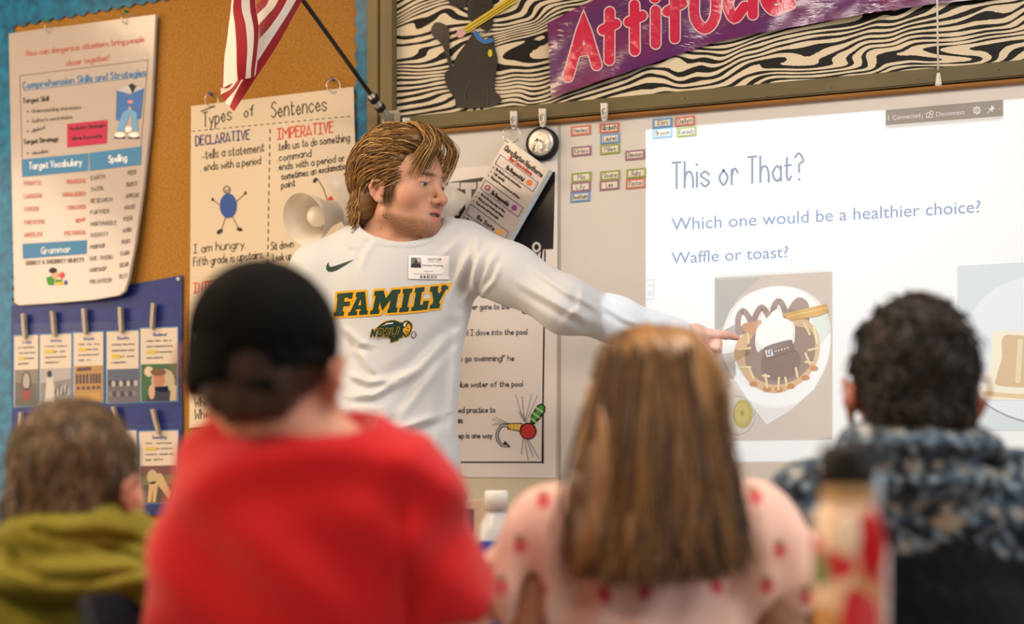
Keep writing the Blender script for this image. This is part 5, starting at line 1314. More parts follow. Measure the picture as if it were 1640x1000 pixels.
cv.poly([(808, 306), (869, 308), (868, 366), (807, 365)], M('#6f6c6b', .5), 1); cv.poly([(812, 345), (840, 335), (868, 350), (868, 366), (807, 365)], M('#1f1e20', .5), 2); cv.ell((838, 330), 9, 11, M('#3a3635', .5), 2); cv.poly([(840, 310), (868, 310), (868, 330), (850, 335)], M('#bcb8b4', .5), 2)
c.type('VISITOR', (904, 325), (990, 327), 17, INK, 1); c.type('CHECKED IN 8:32 AM', (905, 335), (990, 337), 5, INKS, 1); c.type('Damsen Koering', (874, 357), (998, 360), 13, INK, 1)
c.type('Classroom', (884, 390), (940, 391), 8, INKS, 1); c.type('Clara Barton Elementary School', (826, 406), (998, 411), 8, INKS, 1)
for i in range(22):
    if (i*7) % 5 != 1: x = 862+i*4.6; c.rect((x, 412), (x+1.6+(i*3 % 4)*.5, 430), INK, 1)
tag(cv.obj('visitor_badge'), 'white visitor sticker badge on the chest of the white shirt', 'badge')

# ---- khaki trousers and shoes
pants = [ell(K(632, 775, 3.335), (.122, .100, .12), k=.04), ell((hipL+hipR)/2+np.array([-.012, 0, .0]), (.134, .104, .10), k=.04)]
for hp, ft in ((hipL, fL), (hipR, fR)): pants += [cone(hp, (hp+ft)/2, .084, .070, .03), cone((hp+ft)/2, ft, .070, .062, .03)]
pants += [halfspace((0, 0, .06), (0, 0, 1), .003, -1)]
me = sdf_mesh('trousers', pants, (-.58, 3.1, .03), (.20, 3.56, 1.12), .007, disp=lambda P: .003*wob(P, 31, 30))
obj('trousers', me, M('#9c8263', .8, .2, key='khaki'), man, True)
for ft in (fL, fR):
    sh = [cone((ft[0], ft[1]+.03, .045), (ft[0], ft[1]-.15, .035), .045, .038, .03), halfspace((0, 0, .001), (0, 0, 1), .004, -1)]
    me = sdf_mesh('shoe', sh, (ft[0]-.08, ft[1]-.24, -.01), (ft[0]+.08, ft[1]+.1, .12), .006); obj('shoe', me, M('#d8d5d0', .6), man, True)

# ---- hair: parted, swept back over the ear, curling at the nape, curtain fringe
rs = np.random.RandomState(5)
def Hq(P): return (P-O.astype(np.float32)) @ R.astype(np.float32)
hb = [ell(H((0, -.018, .060)), (.0805, .106, .094), R, .02), ell(H((0, -.070, .0)), (.066, .048, .075), R, .03), ell(H((0, -.080, -.046)), (.048, .026, .030), R, .02), ell(H((0, .045, .122)), (.056, .042, .036), R, .03)]
for q in (-1, 1): hb += [ell(H((q*.064, .012, .062)), (.016, .040, .036), R, .02), ell(H((q*.060, -.055, -.010)), (.020, .034, .045), R, .02), ell(H((q*.072, .022, .012)), (.010, .011, .026), R, .01)]
hb += [ell(H((0, .115, .045)), (.062, .052, .062), R, .02, -1)]
for q in (-1, 1): hb += [ell(H((q*.092, -.004, .000)), (.022, .024, .031), R, .012, -1), ell(H((q*.070, .060, .020)), (.03, .034, .05), R, .02, -1)]
hb += [ell(H((0, .03, -.06)), (.08, .07, .07), R, .02, -1)]
def hair_disp(P):
    q = Hq(P); a = np.arctan2(q[:, 0], q[:, 2]-.03)
    return .0012*wob(P, 41, 90)+.0012*wob(P, 42, 200)
def hair_paint(P):
    q = Hq(P); a = np.arctan2(q[:, 0], q[:, 2]-.03); s_ = np.sin(a*34+q[:, 1]*30+2*wob(P, 41, 40))
    c = np.tile(np.array(lin('#5e4020'), np.float32), (len(P), 1)); c = mixc(c, '#80572a', np.clip(.35+.25*s_, 0, 1)); c = mixc(c, '#3a2612', .5*gl(q, (0.076, .03, .01), (.03, .014, .03)))
    return c
hme = sdf_mesh('hair', hb, (-.45, 3.05, 1.45), (-.02, 3.60, 1.86), .0026, disp=hair_disp, paint=hair_paint)
CH, RH = np.array([0, -.018, .058]), np.array([.083, .109, .096])
def flow_strand(p0, n, step, lift, curl, seed):
    """walk a lock over the head in head coordinates: back over the top, down behind, flicking out at the nape"""
    r = np.random.RandomState(seed); p = np.array(p0, float); pts = [p.copy()]; side = 1 if p[0] > 0 else -1; jit = r.normal(size=3)*np.array([.10, .14, .14]); wv = r.uniform(0, 6.3)
    for i in range(n-1):
        t = i/max(1, n-1); q = (p-CH)/RH; nrm = q/RH; nrm /= np.linalg.norm(nrm)
        back = np.clip((-p[1]-.02)/.07, 0, 1); low = np.clip((.085-p[2])/.10, 0, 1)
        dr = np.array([side*.45*(1-low)*(1-back), -1.0+.55*back+.25*low, .10-1.0*low-.95*back])+jit+np.array([0, .20*math.sin(wv+t*7), .22*math.cos(wv+t*6)])
        free = p[2] < -.035
        if not free: dr = dr-nrm*np.dot(dr, nrm)
        else: dr = dr*.4+np.array([side*curl*.25, -curl*1.1, -.75+curl*.75])
        dr /= np.linalg.norm(dr)+1e-9; p = p+dr*step
        if not free:
            tgt = 1.0+(lift*(1+.8*math.sin(3.1*t)))/.09; sc = tgt/np.linalg.norm((p-CH)/RH)
            if p[2] > .0 or sc > 1: p = CH+(p-CH)*sc
        pts.append(p.copy())
    return np.array(pts)
paths, cols, rad = [], [], []
pal = [np.array(lin(h)) for h in ('#5e4122', '#7a5428', '#9a7038', '#bd9452', '#cfae76', '#4a3119')]
def add(path, r0, ci, m=16):
    idx = np.linspace(0, len(path)-1, m); P_ = np.stack([np.interp(idx, np.arange(len(path)), path[:, k]) for k in range(3)], 1)
    paths.append(np.array([H(p) for p in P_])); cols.append(np.clip(pal[ci]*rs.uniform(.8, 1.2), 0, 1)); t = np.linspace(0, 1, m); rad.append(r0*(1-.75*t**2)*(.6+.4*np.minimum(t*6, 1)))
cnt = 0
while cnt < 4600:
    v = rs.normal(size=3); v /= np.linalg.norm(v); p = CH+RH*v
    if p[2] < -.055 or p[1] > .072: continue
    if p[1] > .050 and p[2] < .100: continue
    if p[1] > -.032 and p[2] < .034 and abs(p[0]) > .03: continue
    if p[1] > .0 and p[2] < .0: continue
    cnt += 1; ln = rs.uniform(.05, .115); n_ = 14
    add(flow_strand(p, n_, ln/n_, rs.uniform(.001, .009), rs.uniform(-.1, 1.0), cnt), rs.uniform(.0006, .0014), rs.choice(6, p=[.20, .28, .24, .13, .07, .08]))
for i in range(420):       # ends flicking out at the nape
    a = rs.uniform(-1.35, 1.35); zr = rs.uniform(-.035, .045); rx_ = (.074 if zr > 0 else .068); p = np.array([rx_*math.sin(a), -.040-.070*math.cos(a), zr]); o_ = np.array([math.sin(a), -math.cos(a), 0]); k_ = rs.uniform(.3, 1)
    p = p*np.array([1.07, 1.06, 1]); q = np.array(catmull([p, p+o_*.002+[0, 0, -.024], p+o_*(.002+.004*k_)+[0, 0, -.046], p+o_*(.003+.012*k_)+[0, 0, -.062+.008*k_]], 5))+rs.normal(size=3)*.002; add(q, rs.uniform(.0010, .002), rs.choice(6, p=[.25, .3, .2, .12, .06, .07]))
k_ = 0
while k_ < 1000:            # front of the crown
    v = rs.normal(size=3); v /= np.linalg.norm(v); p = CH+RH*v
    if not (-.01 < p[1] < .075 and p[2] > .088): continue
    k_ += 1; add(flow_strand(p, 12, rs.uniform(.0045, .008), rs.uniform(.004, .011), 0, 5000+k_), rs.uniform(.0008, .0018), rs.choice(6, p=[.18, .27, .24, .15, .07, .09]))
for i in range(330):       # fringe: from the parting forward, falling beside the brow
    sgn = 1 if rs.uniform() < .72 else -1; y0 = rs.uniform(.005, .055); p = np.array([rs.uniform(-.022, .022), y0, .150-(max(0, y0-.01))*.25])
    out = sgn*rs.uniform(.022, .062); dz = rs.uniform(.070, .112); fy = rs.uniform(.082, .108)
    c1 = p+np.array([out*.25, .028, .016]); c2 = np.array([p[0]*.3+out*.8, fy+.008, .120]); e_ = np.array([p[0]*.2+out*1.05, fy-.012-abs(out)*.22, .140-dz]); q = np.array(catmull([p, c1, c2, (c2+e_)/2+np.array([out*.10, .006, 0]), e_], 5)); q += rs.normal(size=(1, 3))*.002
    add(q, rs.uniform(.0006, .0013), rs.choice(6, p=[.12, .25, .25, .2, .13, .05]))
for i in range(90):        # sideburn in front of the ear
    sgn = rs.choice((-1, 1)); p = np.array([sgn*.075, rs.uniform(.012, .034), rs.uniform(.018, .052)]); q = np.array([p, p+[sgn*.004, -.002, -.018], p+[sgn*.002, -.004, -.036], p+[0, -.002, -.05]]); add(q, .0009, rs.choice([0, 1, 5]), 8) if False else add(np.array(catmull(list(q), 4)), .0009, rs.choice([0, 1, 5]))
pk = strands('locks', np.array(paths), np.array(rad), np.array(cols))
hair_object('hair', hme, [pk], HAIR, man)
# ------------------------------------------------------------------ seated children seen from behind
def zp(py, d): return CZ+(HZ-py)/FPX*d
def child(label, O, yaw, s, skin, sh_l, sh_r, el_l, el_r, hip, gar, gar_disp, gar_paint, gar_mat, gar_name, gar_lo, gar_hi, pants_col, shoe_col, pitch=0.0, roll=0.0, sleeve='long', sub=()):
    """person frame; hip: (x, depth) of the pelvis. Returns the thing and the head frame"""
    hx, hd = hip
    t = thing('person', label, 'person', tuple(to_world(np.array([hx, hd, 0.0]))))
    H, R, hs, O_ = head_frame(O, yaw, pitch, roll, s)
    nb = np.array([(sh_l[0]+sh_r[0])/2, (sh_l[1]+sh_r[1])/2, (sh_l[2]+sh_r[2])/2+.035])
    b = head_prims(H, R, hs, detail=False, earx=.089, es=1.05)
    b += [cone(H((0, -.028, -.04)), nb, .046*s, .050*s, .03), cone(nb, sh_l, .042, .04, .03), cone(nb, sh_r, .042, .04, .03)]
    b += [ell((nb[0]*.7+hx*.3, nb[1]+.01, nb[2]-.19), (.115, .075, .17), k=.04), ell((hx, hd, .56), (.115, .085, .10), k=.04)]
    hl, hr = np.array([hx-.10, hd+.30, .575]), np.array([hx+.10, hd+.30, .575])
    b += chain([sh_l, el_l, hl], [.038, .033, .024], .02)+chain([sh_r, el_r, hr], [.038, .033, .024], .02)
    for h_, sg in ((hl, 1), (hr, -1)):
        b += [ell(h_+np.array([0, .03, 0]), (.030, .036, .015), k=.012)]
        for i in range(4): x = h_[0]+(-.021+.014*i); b += chain([(x, h_[1]+.055, h_[2]+.002), (x, h_[1]+.085-.004*abs(i-1.5), h_[2]-.002), (x, h_[1]+.105-.006*abs(i-1.5), h_[2]-.012)], [.0075, .007, .006], .004)
        b += chain([(h_[0]+sg*.02, h_[1]+.015, h_[2]), (h_[0]+sg*.036, h_[1]+.04, h_[2]), (h_[0]+sg*.038, h_[1]+.062, h_[2]-.004)], [.0095, .0085, .007], .006)
    for q in (-1, 1):
        kx = hx+q*.10; b += chain([(hx+q*.07, hd+.02, .52), (kx, hd+.36, .50), (kx, hd+.38, .08)], [.066, .046, .032], .03)
    pf = skin_paint(H, R, hs, skin, redear=.75)
    lo = np.minimum.reduce([sh_l, sh_r, el_l, el_r, np.array([hx-.2, hd-.13, .03])])-.07; hi = np.maximum.reduce([sh_l, sh_r, el_l, el_r, np.array([hx+.2, hd+.46, O[2]+.18])])+.07
    me = sdf_mesh('body', b, lo, hi, .0048, paint=pf); obj('body', me, SKIN, t, True)
    for q in (-1, 1):
        bm = bmesh.new(); c0 = Vector(to_world(H((q*.033, .0785, .027)))); bmesh.ops.create_uvsphere(bm, u_segments=12, v_segments=8, radius=.0135*s, matrix=Matrix.Translation(c0))
        fd = (Vector(to_world(H((q*.033, .2, .027))))-c0).normalized()
        for f in bm.faces: f.smooth = True; f.material_index = 1 if (f.calc_center_median()-c0).normalized().dot(fd) > .88 else 0
        obj('eyeball', bm, [M('#e3d8d2', .2, .5), M('#2b211c', .2, .5)], t)
    g = gar(H, R, hs, nb)
    me = sdf_mesh(gar_name, g, gar_lo, gar_hi, .0055, disp=gar_disp, paint=gar_paint, amp=.02); go = obj(gar_name, me, gar_mat, t, True)
    p = [ell((hx, hd, .555), (.135, .105, .095), k=.04)]
    for q in (-1, 1): kx = hx+q*.10; p += chain([(hx+q*.07, hd+.02, .53), (kx, hd+.37, .50), (kx, hd+.385, .10)], [.082, .062, .052], .03)
    p += [halfspace((0, 0, .09), (0, 0, 1), .003, -1)]
    me = sdf_mesh('trousers', p, (hx-.26, hd-.16, .05), (hx+.26, hd+.52, .70), .010); obj('trousers', me, M(pants_col, .85, .15), t, True)
    for q in (-1, 1):
        kx = hx+q*.10; sh = [cone((kx, hd+.36, .042), (kx, hd+.50, .036), .040, .036, .03), halfspace((0, 0, .002), (0, 0, 1), .004, -1)]
        me = sdf_mesh('shoe', sh, (kx-.07, hd+.28, -.01), (kx+.07, hd+.57, .11), .008); obj('shoe', me, M(shoe_col, .6), t, True)
    return t, H, R, hs, O_
def head_hair(name, t, H, R, s, prims, pal_, seed, nst, lo, hi, root, length, rad_, hang=False, disp=.002, curl=0.0, light=None):
    """cropped hair: a volume and many short locks following the head"""
    O_ = H((0, 0, 0)); r = np.random.RandomState(seed)
    def pt(P):
        q = (P-O_.astype(np.float32)) @ R.astype(np.float32)/s
        c = np.tile(np.array(lin(pal_[0]), np.float32), (len(P), 1)); c = mixc(c, pal_[1], np.clip(.45+.5*wob(P, seed+1, 140), 0, 1)); c = mixc(c, pal_[2], np.clip(.15+.4*wob(P, seed+2, 220), 0, 1))
        return c
    me = sdf_mesh(name, prims, lo, hi, .004, disp=lambda P: disp*wob(P, seed, 150)+disp*.6*wob(P, seed+5, 330), paint=pt)
    V = np.zeros(len(me.vertices)*3, np.float32); me.vertices.foreach_get('co', V); V = V.reshape(-1, 3); Nn = np.zeros(len(me.vertices)*3, np.float32); me.vertices.foreach_get('normal', Nn); Nn = Nn.reshape(-1, 3)
    # back to the person frame
    d = V-np.array(CAMP); Pp = np.stack([d @ np.array(RGT), d @ np.array(FWD), V[:, 2]], 1); Np = np.stack([Nn @ np.array(RGT), Nn @ np.array(FWD), Nn[:, 2]], 1)
    pk = r.choice(len(Pp), nst); M_ = 7; paths = []; cols = []; rads = []
    for i in pk:
        p, n = Pp[i].copy(), Np[i]; q = (p-O_) @ R/s; dr = root(q)
        dr = R @ dr+r.normal(size=3)*.28; dr -= n*(dr @ n); dr /= np.linalg.norm(dr)+1e-9; L = length*r.uniform(.6, 1.3); path = []
        side = np.cross(n, dr)
        for k in range(M_):
            a = k/(M_-1); path.append(p+dr*L*a+n*(.0015+.5*L*a*(1-a)*.5)+np.array([0, 0, -1])*(.18*L*a*a)+side*curl*L*math.sin(a*5+i))
        paths.append(path); cols.append(np.clip(np.array(lin(pal_[r.choice(len(pal_))]))*r.uniform(.75, 1.25), 0, 1)); rads.append(rad_*(1-.7*np.linspace(0, 1, M_)**2))
    hair_object(name, me, [strands('l', np.array(paths), np.array(rads), np.array(cols))], HAIR, t)

# ---- boy in a red T-shirt and a black cap
d = 1.60
shl, shr = K(384, 788, d+.01), K(640, 785, d+.01); ell_, elr_ = K(312, 1010, d+.02), K(736, 1015, d+.05)
def red_gar(H, R, s, nb):
    g = [cone(nb+np.array([-.01, 0, -.014]), shl, .055, .056, .05), cone(nb+np.array([.01, 0, -.014]), shr, .055, .060, .05), ell(K(478, 900, d+.03), (.158, .112, .20), k=.06), ell((K(470, 900, d)[0], d+.03, .62), (.150, .115, .16), k=.05)]
    g += chain([shl, ell_, ell_+np.array([.05, .14, -.06])], [.062, .055, .052], .03)[:1]+[cone(shr, shr+(elr_-shr)*.72, .062, .066, .03), cone(shl, shl+(ell_-shl)*.9, .062, .060, .03)]
    g += [cone(nb+np.array([0, -.02, .04]), nb+np.array([0, .02, .12]), .060, .072, .01, -1), cone(shr+(elr_-shr)*.86, shr+(elr_-shr)*1.3, .056, .075, .005, -1), halfspace((0, 0, .50), (0, 0, 1), .005, -1)]
    return g
def red_disp(P):
    x, z = P[:, 0], P[:, 2]; bk = np.clip((d+.06-P[:, 1])/.05, 0, 1); u = x-K(470, 0, d)[0]
    f = .0065*np.sin((z+.9*u*u*3-.25*u)*62)*np.exp(-((z-.985)/.06)**2)+.0075*np.sin((z*.8+x*.9)*48+1)*np.exp(-((z-.87)/.07)**2)+.003*np.sin((z-x*1.2)*60)*np.exp(-((x-K(690, 0, d)[0])/.05)**2)
    arm = -.007*np.exp(-((x-K(640, 0, d)[0]-.06*(1-z))/.008)**2)*np.clip((.985-z)/.06, 0, 1)
    return (f-arm)*bk+.002*wob(P, 61, 24)
REDM = M('#c4161b', .85, .15, sheen=.25, key='red_cotton')
boy, H, R, hs, O_ = child('child in a red T-shirt and black cap seen from behind', K(422, 609, d), math.radians(5), .90, '#d09378', shl, shr, ell_, elr_, (K(470, 0, d)[0], d+.05), red_gar, red_disp, None, REDM, 't_shirt', (K(190, 0, d)[0], d-.13, .45), (K(830, 0, d)[0], d+.25, 1.08), '#2b3040', '#d0ccc4', roll=math.radians(-4))
def Eh(c, r, k=.02, op=1): return ell(H(c), [x*hs for x in r], R, k, op)
hp = [Eh((0, -.022, .030), (.080, .092, .085)), Eh((0, -.076, -.008), (.060, .036, .05)), Eh((0, .115, .02), (.075, .07, .10), .02, -1), Eh((0, .02, -.06), (.10, .075, .06), .02, -1), Eh((.096, .0, .0), (.024, .03, .036), .01, -1), Eh((-.096, .0, .0), (.024, .03, .036), .01, -1)]
head_hair('hair', boy, H, R, hs, hp, ('#2a1a12', '#3a2418', '#4a2f1e'), 71, 500, O_-.15, O_+.16, lambda q: np.array([0, -.3, -1.0]), .012, .0010)
cap = [Eh((0, -.012, .050), (.0925, .117, .0985)), Eh((0, -.03, -.005), (.087, .095, .07)), halfspace(H((0, 0, -.010)), R @ np.array([-.26, .05, 1.0]), .006, -1)]
cap_in = Eh((0, -.012, .044), (.088, .112, .0965), .004, -1)
hole = Eh((.012, -.125, .010), (.028, .05, .018), .004, -1)
cap_ears = [Eh((q*.103, -.004, -.004), (.022, .026, .034), .006, -1) for q in (-1, 1)]
me = sdf_mesh('cap', cap+[cap_in, hole]+cap_ears, O_-.17, O_+.20, .0042, disp=lambda P: .0008*wob(P, 77, 60))
CAPM = M('#0c0b0a', .9, .1, key='black_twill'); cap_o = obj('cap', me, CAPM, boy, True)
brim = [ell(H((0, .135, .018)), [x*hs for x in (.064, .085, .012)], R @ np.array([[1, 0, 0], [0, math.cos(.15), math.sin(.15)], [0, -math.sin(.15), math.cos(.15)]]), .02), Eh((0, .0, .03), (.080, .104, .08), .006, -1)]
me = sdf_mesh('brim', brim, O_-.12, O_+.28, .0048); obj('brim', me, CAPM, cap_o, True)
bm = bmesh.new(); bmesh.ops.create_uvsphere(bm, u_segments=12, v_segments=8, radius=.006, matrix=Matrix.Translation(Vector(to_world(H((0, -.012, .1465)))))); obj('cap_button', bm, CAPM, cap_o, True)
bm = bmesh.new(); tube(bm, [Vector(to_world(H((.012+.030*math.cos(a), -.108, -.012)))) + Vector((0, 0, 0)) for a in np.linspace(math.pi, 0, 9)], .006, 8); obj('strap', bm, CAPM, cap_o, True)

# ---- child in an olive hooded jacket
d2 = 1.90
shl, shr = K(-52, 935, d2), K(282, 935, d2); ell_, elr_ = K(-75, 1120, d2+.06), K(318, 1120, d2+.06)
def olive_gar(H, R, s, nb):
    g = [cone(nb, shl, .066, .064, .05), cone(nb, shr, .066, .064, .05), ell((nb[0], d2+.03, nb[2]-.17), (.17, .118, .2), k=.06), ell((nb[0], d2+.04, .60), (.155, .125, .16), k=.05)]
    g += chain([shl, ell_, (ell_[0]+.07, d2+.30, .60)], [.066, .056, .044], .03)+chain([shr, elr_, (elr_[0]-.07, d2+.30, .60)], [.066, .056, .044], .03)
    g += [ell(nb+np.array([0.010, -.040, .034]), (.088, .084, .044), k=.02), ell(nb+np.array([0.02, -.072, -.020]), (.110, .060, .036), k=.014), ell(nb+np.array([0.02, .0, .050]), (.082, .072, .03), k=.02)]
    g += [cone(nb+np.array([0, .0, .03]), nb+np.array([.01, .03, .14]), .056, .066, .01, -1), halfspace((0, 0, .49), (0, 0, 1), .005, -1)]
    return g
def crease(P, pts, dd, w, a):
    p2 = P[:, [0, 2]]; best = np.full(len(P), 9.0, np.float32)
    for q0, q1 in zip(pts, pts[1:]):
        A_, B_ = K(*q0, dd)[[0, 2]].astype(np.float32), K(*q1, dd)[[0, 2]].astype(np.float32); ab = B_-A_; h = np.clip(((p2-A_) @ ab)/(ab @ ab), 0, 1); best = np.minimum(best, np.linalg.norm(p2-A_-h[:, None]*ab, axis=1))
    return a*np.exp(-(best/w)**2)*np.clip((dd+.06-P[:, 1])/.04, 0, 1)
def olive_disp(P):
    return crease(P, [(70, 850), (110, 862), (170, 858), (245, 885)], d2-.08, .006, .012)+crease(P, [(-20, 872), (60, 912), (95, 926), (160, 926), (235, 912)], d2-.08, .006, .012)+crease(P, [(150, 868), (200, 892), (240, 905)], d2-.08, .005, .007)+.004*wob(P, 81, 22)+.0015*wob(P, 82, 70)
OLV = noise_mat('olive_canvas', '#7d7526', '#8d8431', (30, 30, 30), 4, rough=.8, spec=.15)
kid2, H, R, hs, O_ = child('child in an olive green hooded jacket with short brown hair', K(130, 802, d2), math.radians(20), .88, '#d79c85', shl, shr, ell_, elr_, (K(115, 0, d2)[0], d2+.05), olive_gar, olive_disp, None, OLV, 'hooded_jacket', (K(-170, 0, d2)[0], d2-.18, .44), (K(420, 0, d2)[0], d2+.40, zp(800, d2)), '#343434', '#5a4a3a')
hp = [Eh((0, -.018, .052), (.082, .106, .099)), Eh((0, -.075, -.015), (.072, .045, .07)), Eh((0, .118, .02), (.070, .060, .075), .02, -1), Eh((0, .03, -.068), (.11, .075, .06), .02, -1), Eh((.096, .004, -.004), (.026, .030, .036), .012, -1), Eh((-.096, .004, -.004), (.026, .030, .036), .012, -1)]
head_hair('hair', kid2, H, R, hs, hp, ('#57422a', '#6f563a', '#8f7350', '#46341f'), 91, 1500, O_-.16, O_+.19, lambda q: np.array([q[0]*4, -.5+q[1]*1.5, -.9 if q[2] < .11 else -.2]), .026, .0014)

# ---- girl with long hair in a pink strawberry dress
d3 = 1.78
shl, shr = K(872, 862, d3), K(1208, 862, d3); ell_, elr_ = K(852, 1040, d3+.03), K(1262, 1050, d3+.05)
def girl_gar(H, R, s, nb):
    g = [cone(nb, shl, .050, .050, .05), cone(nb, shr, .052, .052, .05), ell((nb[0], d3+.02, nb[2]-.17), (.135, .098, .18), k=.05), cone((nb[0], d3+.03, .70), (nb[0], d3+.06, .52), .13, .175, .05)]
    g += [cone(shl+np.array([.012, 0, .02]), K(838, 945, d3+.01), .046, .064, .03), cone(shr+np.array([-.005, 0, .022]), K(1248, 925, d3+.01), .050, .074, .03)]
    g += [cone(K(845, 968, d3+.01), K(850, 1100, d3+.02), .058, .062, .012, -1), cone(K(1262, 962, d3+.015), K(1290, 1100, d3+.03), .064, .075, .012, -1), cone(nb+np.array([0, .0, .02]), nb+np.array([0, .02, .10]), .058, .072, .01, -1), halfspace((0, 0, .48), (0, 0, 1), .005, -1)]
    return g
def girl_disp(P):
    x, z = P[:, 0], P[:, 2]; out = np.clip((np.abs(x-K(1040, 0, d3)[0])-.10)/.04, 0, 1)
    a = np.arctan2(P[:, 1]-d3, x-K(1040, 0, d3)[0])
    return out*.006*np.sin(a*9+x*90)*np.clip((.95-z)/.10, 0, 1)+.003*np.sin(x*110+2*np.sin(z*20))*np.clip((.87-z)/.05, 0, 1)+.002*wob(P, 101, 30)
rsb = np.random.RandomState(12); BER = []
for i in range(-5, 6):
    for j in range(0, 7): BER.append((K(1040, 0, d3)[0]+i*.064+rsb.uniform(-.014, .014)+(j % 2)*.032, .58+j*.060+rsb.uniform(-.012, .012)))
def girl_paint(P):
    c = np.tile(np.array(lin('#f0c3b2'), np.float32), (len(P), 1)); c = mixc(c, '#f7d0c2', np.clip(.4*wob(P, 103, 30), 0, 1))
    for x, z in BER:
        dx, dz = (P[:, 0]-x), (P[:, 2]-z); r_ = np.sqrt((dx*1.05)**2+(dz*.9)**2); c = mixc(c, '#cf2f44', np.clip((.0098-r_)/.002, 0, .9))
        r2 = np.sqrt((dx*.8)**2+((dz-.0105)*2.2)**2); c = mixc(c, '#6f7a45', np.clip((.0065-r2)/.002, 0, 1))
    return c
PNK = vcol_mat('pink_cotton', .85, .15, sheen=.2)
girl, H, R, hs, O_ = child('child with long brown hair in a pink strawberry print dress', K(1044, 708, d3), math.radians(-24), .92, '#d9a284', shl, shr, ell_, elr_, (K(1045, 0, d3)[0], d3+.05), girl_gar, girl_disp, girl_paint, PNK, 'strawberry_dress', (K(740, 0, d3)[0], d3-.16, .44), (K(1380, 0, d3)[0], d3+.28, zp(770, d3)), '#e0c8c0', '#e8e0da')
gh = [Eh((0, -.018, .055), (.084, .108, .103)), ell(K(1043, 715, d3-.040), (.090, .075, .10), k=.03), ell(K(1042, 810, d3-.085), (.096, .052, .11), k=.03), ell(K(1040, 880, d3-.098), (.098, .040, .055), k=.03), ell(K(1120, 780, d3-.03), (.028, .05, .12), k=.02), ell(K(962, 790, d3-.03), (.028, .05, .12), k=.02)]
gh += [Eh((0, .12, .0), (.064, .065, .085), .02, -1), halfspace(K(1040, 919, d3), (-.03, 0, 1), .01, -1)]
def girl_hair_disp(P):
    x, z = P[:, 0]-K(1042, 0, d3)[0], P[:, 2]; low = np.clip((1.10-z)/.05, 0, 1)
    return low*(.0045*np.sin(x*150+4*np.sin(z*11)+wob(P, 110, 18)*2)+.002*np.sin(x*330+z*20))+(1-low)*.003*np.sin(x*120+z*60+wob(P, 111, 30)*2)
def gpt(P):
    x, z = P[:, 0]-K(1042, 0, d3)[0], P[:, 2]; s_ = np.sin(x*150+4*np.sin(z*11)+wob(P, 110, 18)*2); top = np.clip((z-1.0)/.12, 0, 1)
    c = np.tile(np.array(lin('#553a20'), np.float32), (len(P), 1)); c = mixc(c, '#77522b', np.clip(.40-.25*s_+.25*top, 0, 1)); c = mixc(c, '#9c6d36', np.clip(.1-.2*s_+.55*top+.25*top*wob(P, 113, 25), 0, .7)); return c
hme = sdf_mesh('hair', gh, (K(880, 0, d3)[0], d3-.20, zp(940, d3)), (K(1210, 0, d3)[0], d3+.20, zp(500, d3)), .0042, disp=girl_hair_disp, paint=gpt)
r = np.random.RandomState(7); paths, cols, rads = [], [], []
gp = [np.array(lin(h)) for h in ('#553921', '#6b4827', '#85602f', '#9a6f3c', '#46301b')]
cx = K(1043, 0, d3)[0]
def lock(pts, rr, c):
    pts = np.array(catmull(pts, 6)); idx = np.linspace(0, len(pts)-1, 16); paths.append(np.stack([np.interp(idx, np.arange(len(pts)), pts[:, k]) for k in range(3)], 1)); cols.append(c*r.uniform(.8, 1.2)); rads.append(rr*(1-.6*np.linspace(0, 1, 16)**2))
for i in range(900):   # loose lengths down the back
    a = r.uniform(-1, 1); x0 = cx+.090*a; dep = d3-.035-.085*math.sqrt(max(0, 1-a*a))*r.uniform(.9, 1.06); z0 = zp(r.uniform(560, 700), d3)
    zb = zp(r.uniform(885, 930)-14*a*a, d3)
    p0 = np.array([x0*.75+cx*.25, dep+.015, z0]); p1 = np.array([x0+.004*r.normal(), dep-.012, z0*.6+zb*.4]); p2 = np.array([x0*1.0+.012*a+.006*r.normal(), dep-.022, z0*.25+zb*.75]); p3 = np.array([x0+.016*a+.010*r.normal(), dep-.026+.006*r.normal(), zb])
    lock([p0, p1, p2, p3], r.uniform(.0010, .0022), gp[r.choice(5, p=[.3, .3, .2, .08, .12])])
for i in range(420):   # the upper half drawn back to a twist
    sg = r.choice((-1, 1)); th = r.uniform(.1, 1.5); Pq = np.array([sg*.080*math.sin(th), .045*r.uniform(-.4, 1), .058+.103*math.cos(th)]); e = np.array([r.normal()*.006, -.118, .028+r.normal()*.01]); m = (Pq+e)/2; m = m*1.30-np.array([0, 0, .012])
    lock([H(Pq), H(m), H(e)], r.uniform(.0010, .002), gp[r.choice(5, p=[.12, .28, .3, .22, .08])])
for i in range(40):
    a = r.normal()*.012; lock([H((a*.4, -.120, .03)), H((a, -.131, -.01)), H((a*2+.01, -.128, -.06)), H((a*3-.012, -.120, -.12))], .0018, gp[r.choice(5)])
for i in range(26):    # stray lengths at the edges
    sg = r.choice((-1, 1)); x0 = cx+sg*r.uniform(.088, .108); lock([np.array([x0-sg*.02, d3-.03, zp(650, d3)]), np.array([x0, d3-.05, zp(740, d3)]), np.array([x0+sg*.012, d3-.055, zp(800, d3)]), np.array([x0+sg*r.uniform(0, .03), d3-.06, zp(r.uniform(820, 880), d3)])], .0010, gp[r.choice(5)])
hair_object('hair', hme, [strands('l', np.array(paths), np.array(rads), np.array(cols))], HAIR, girl)

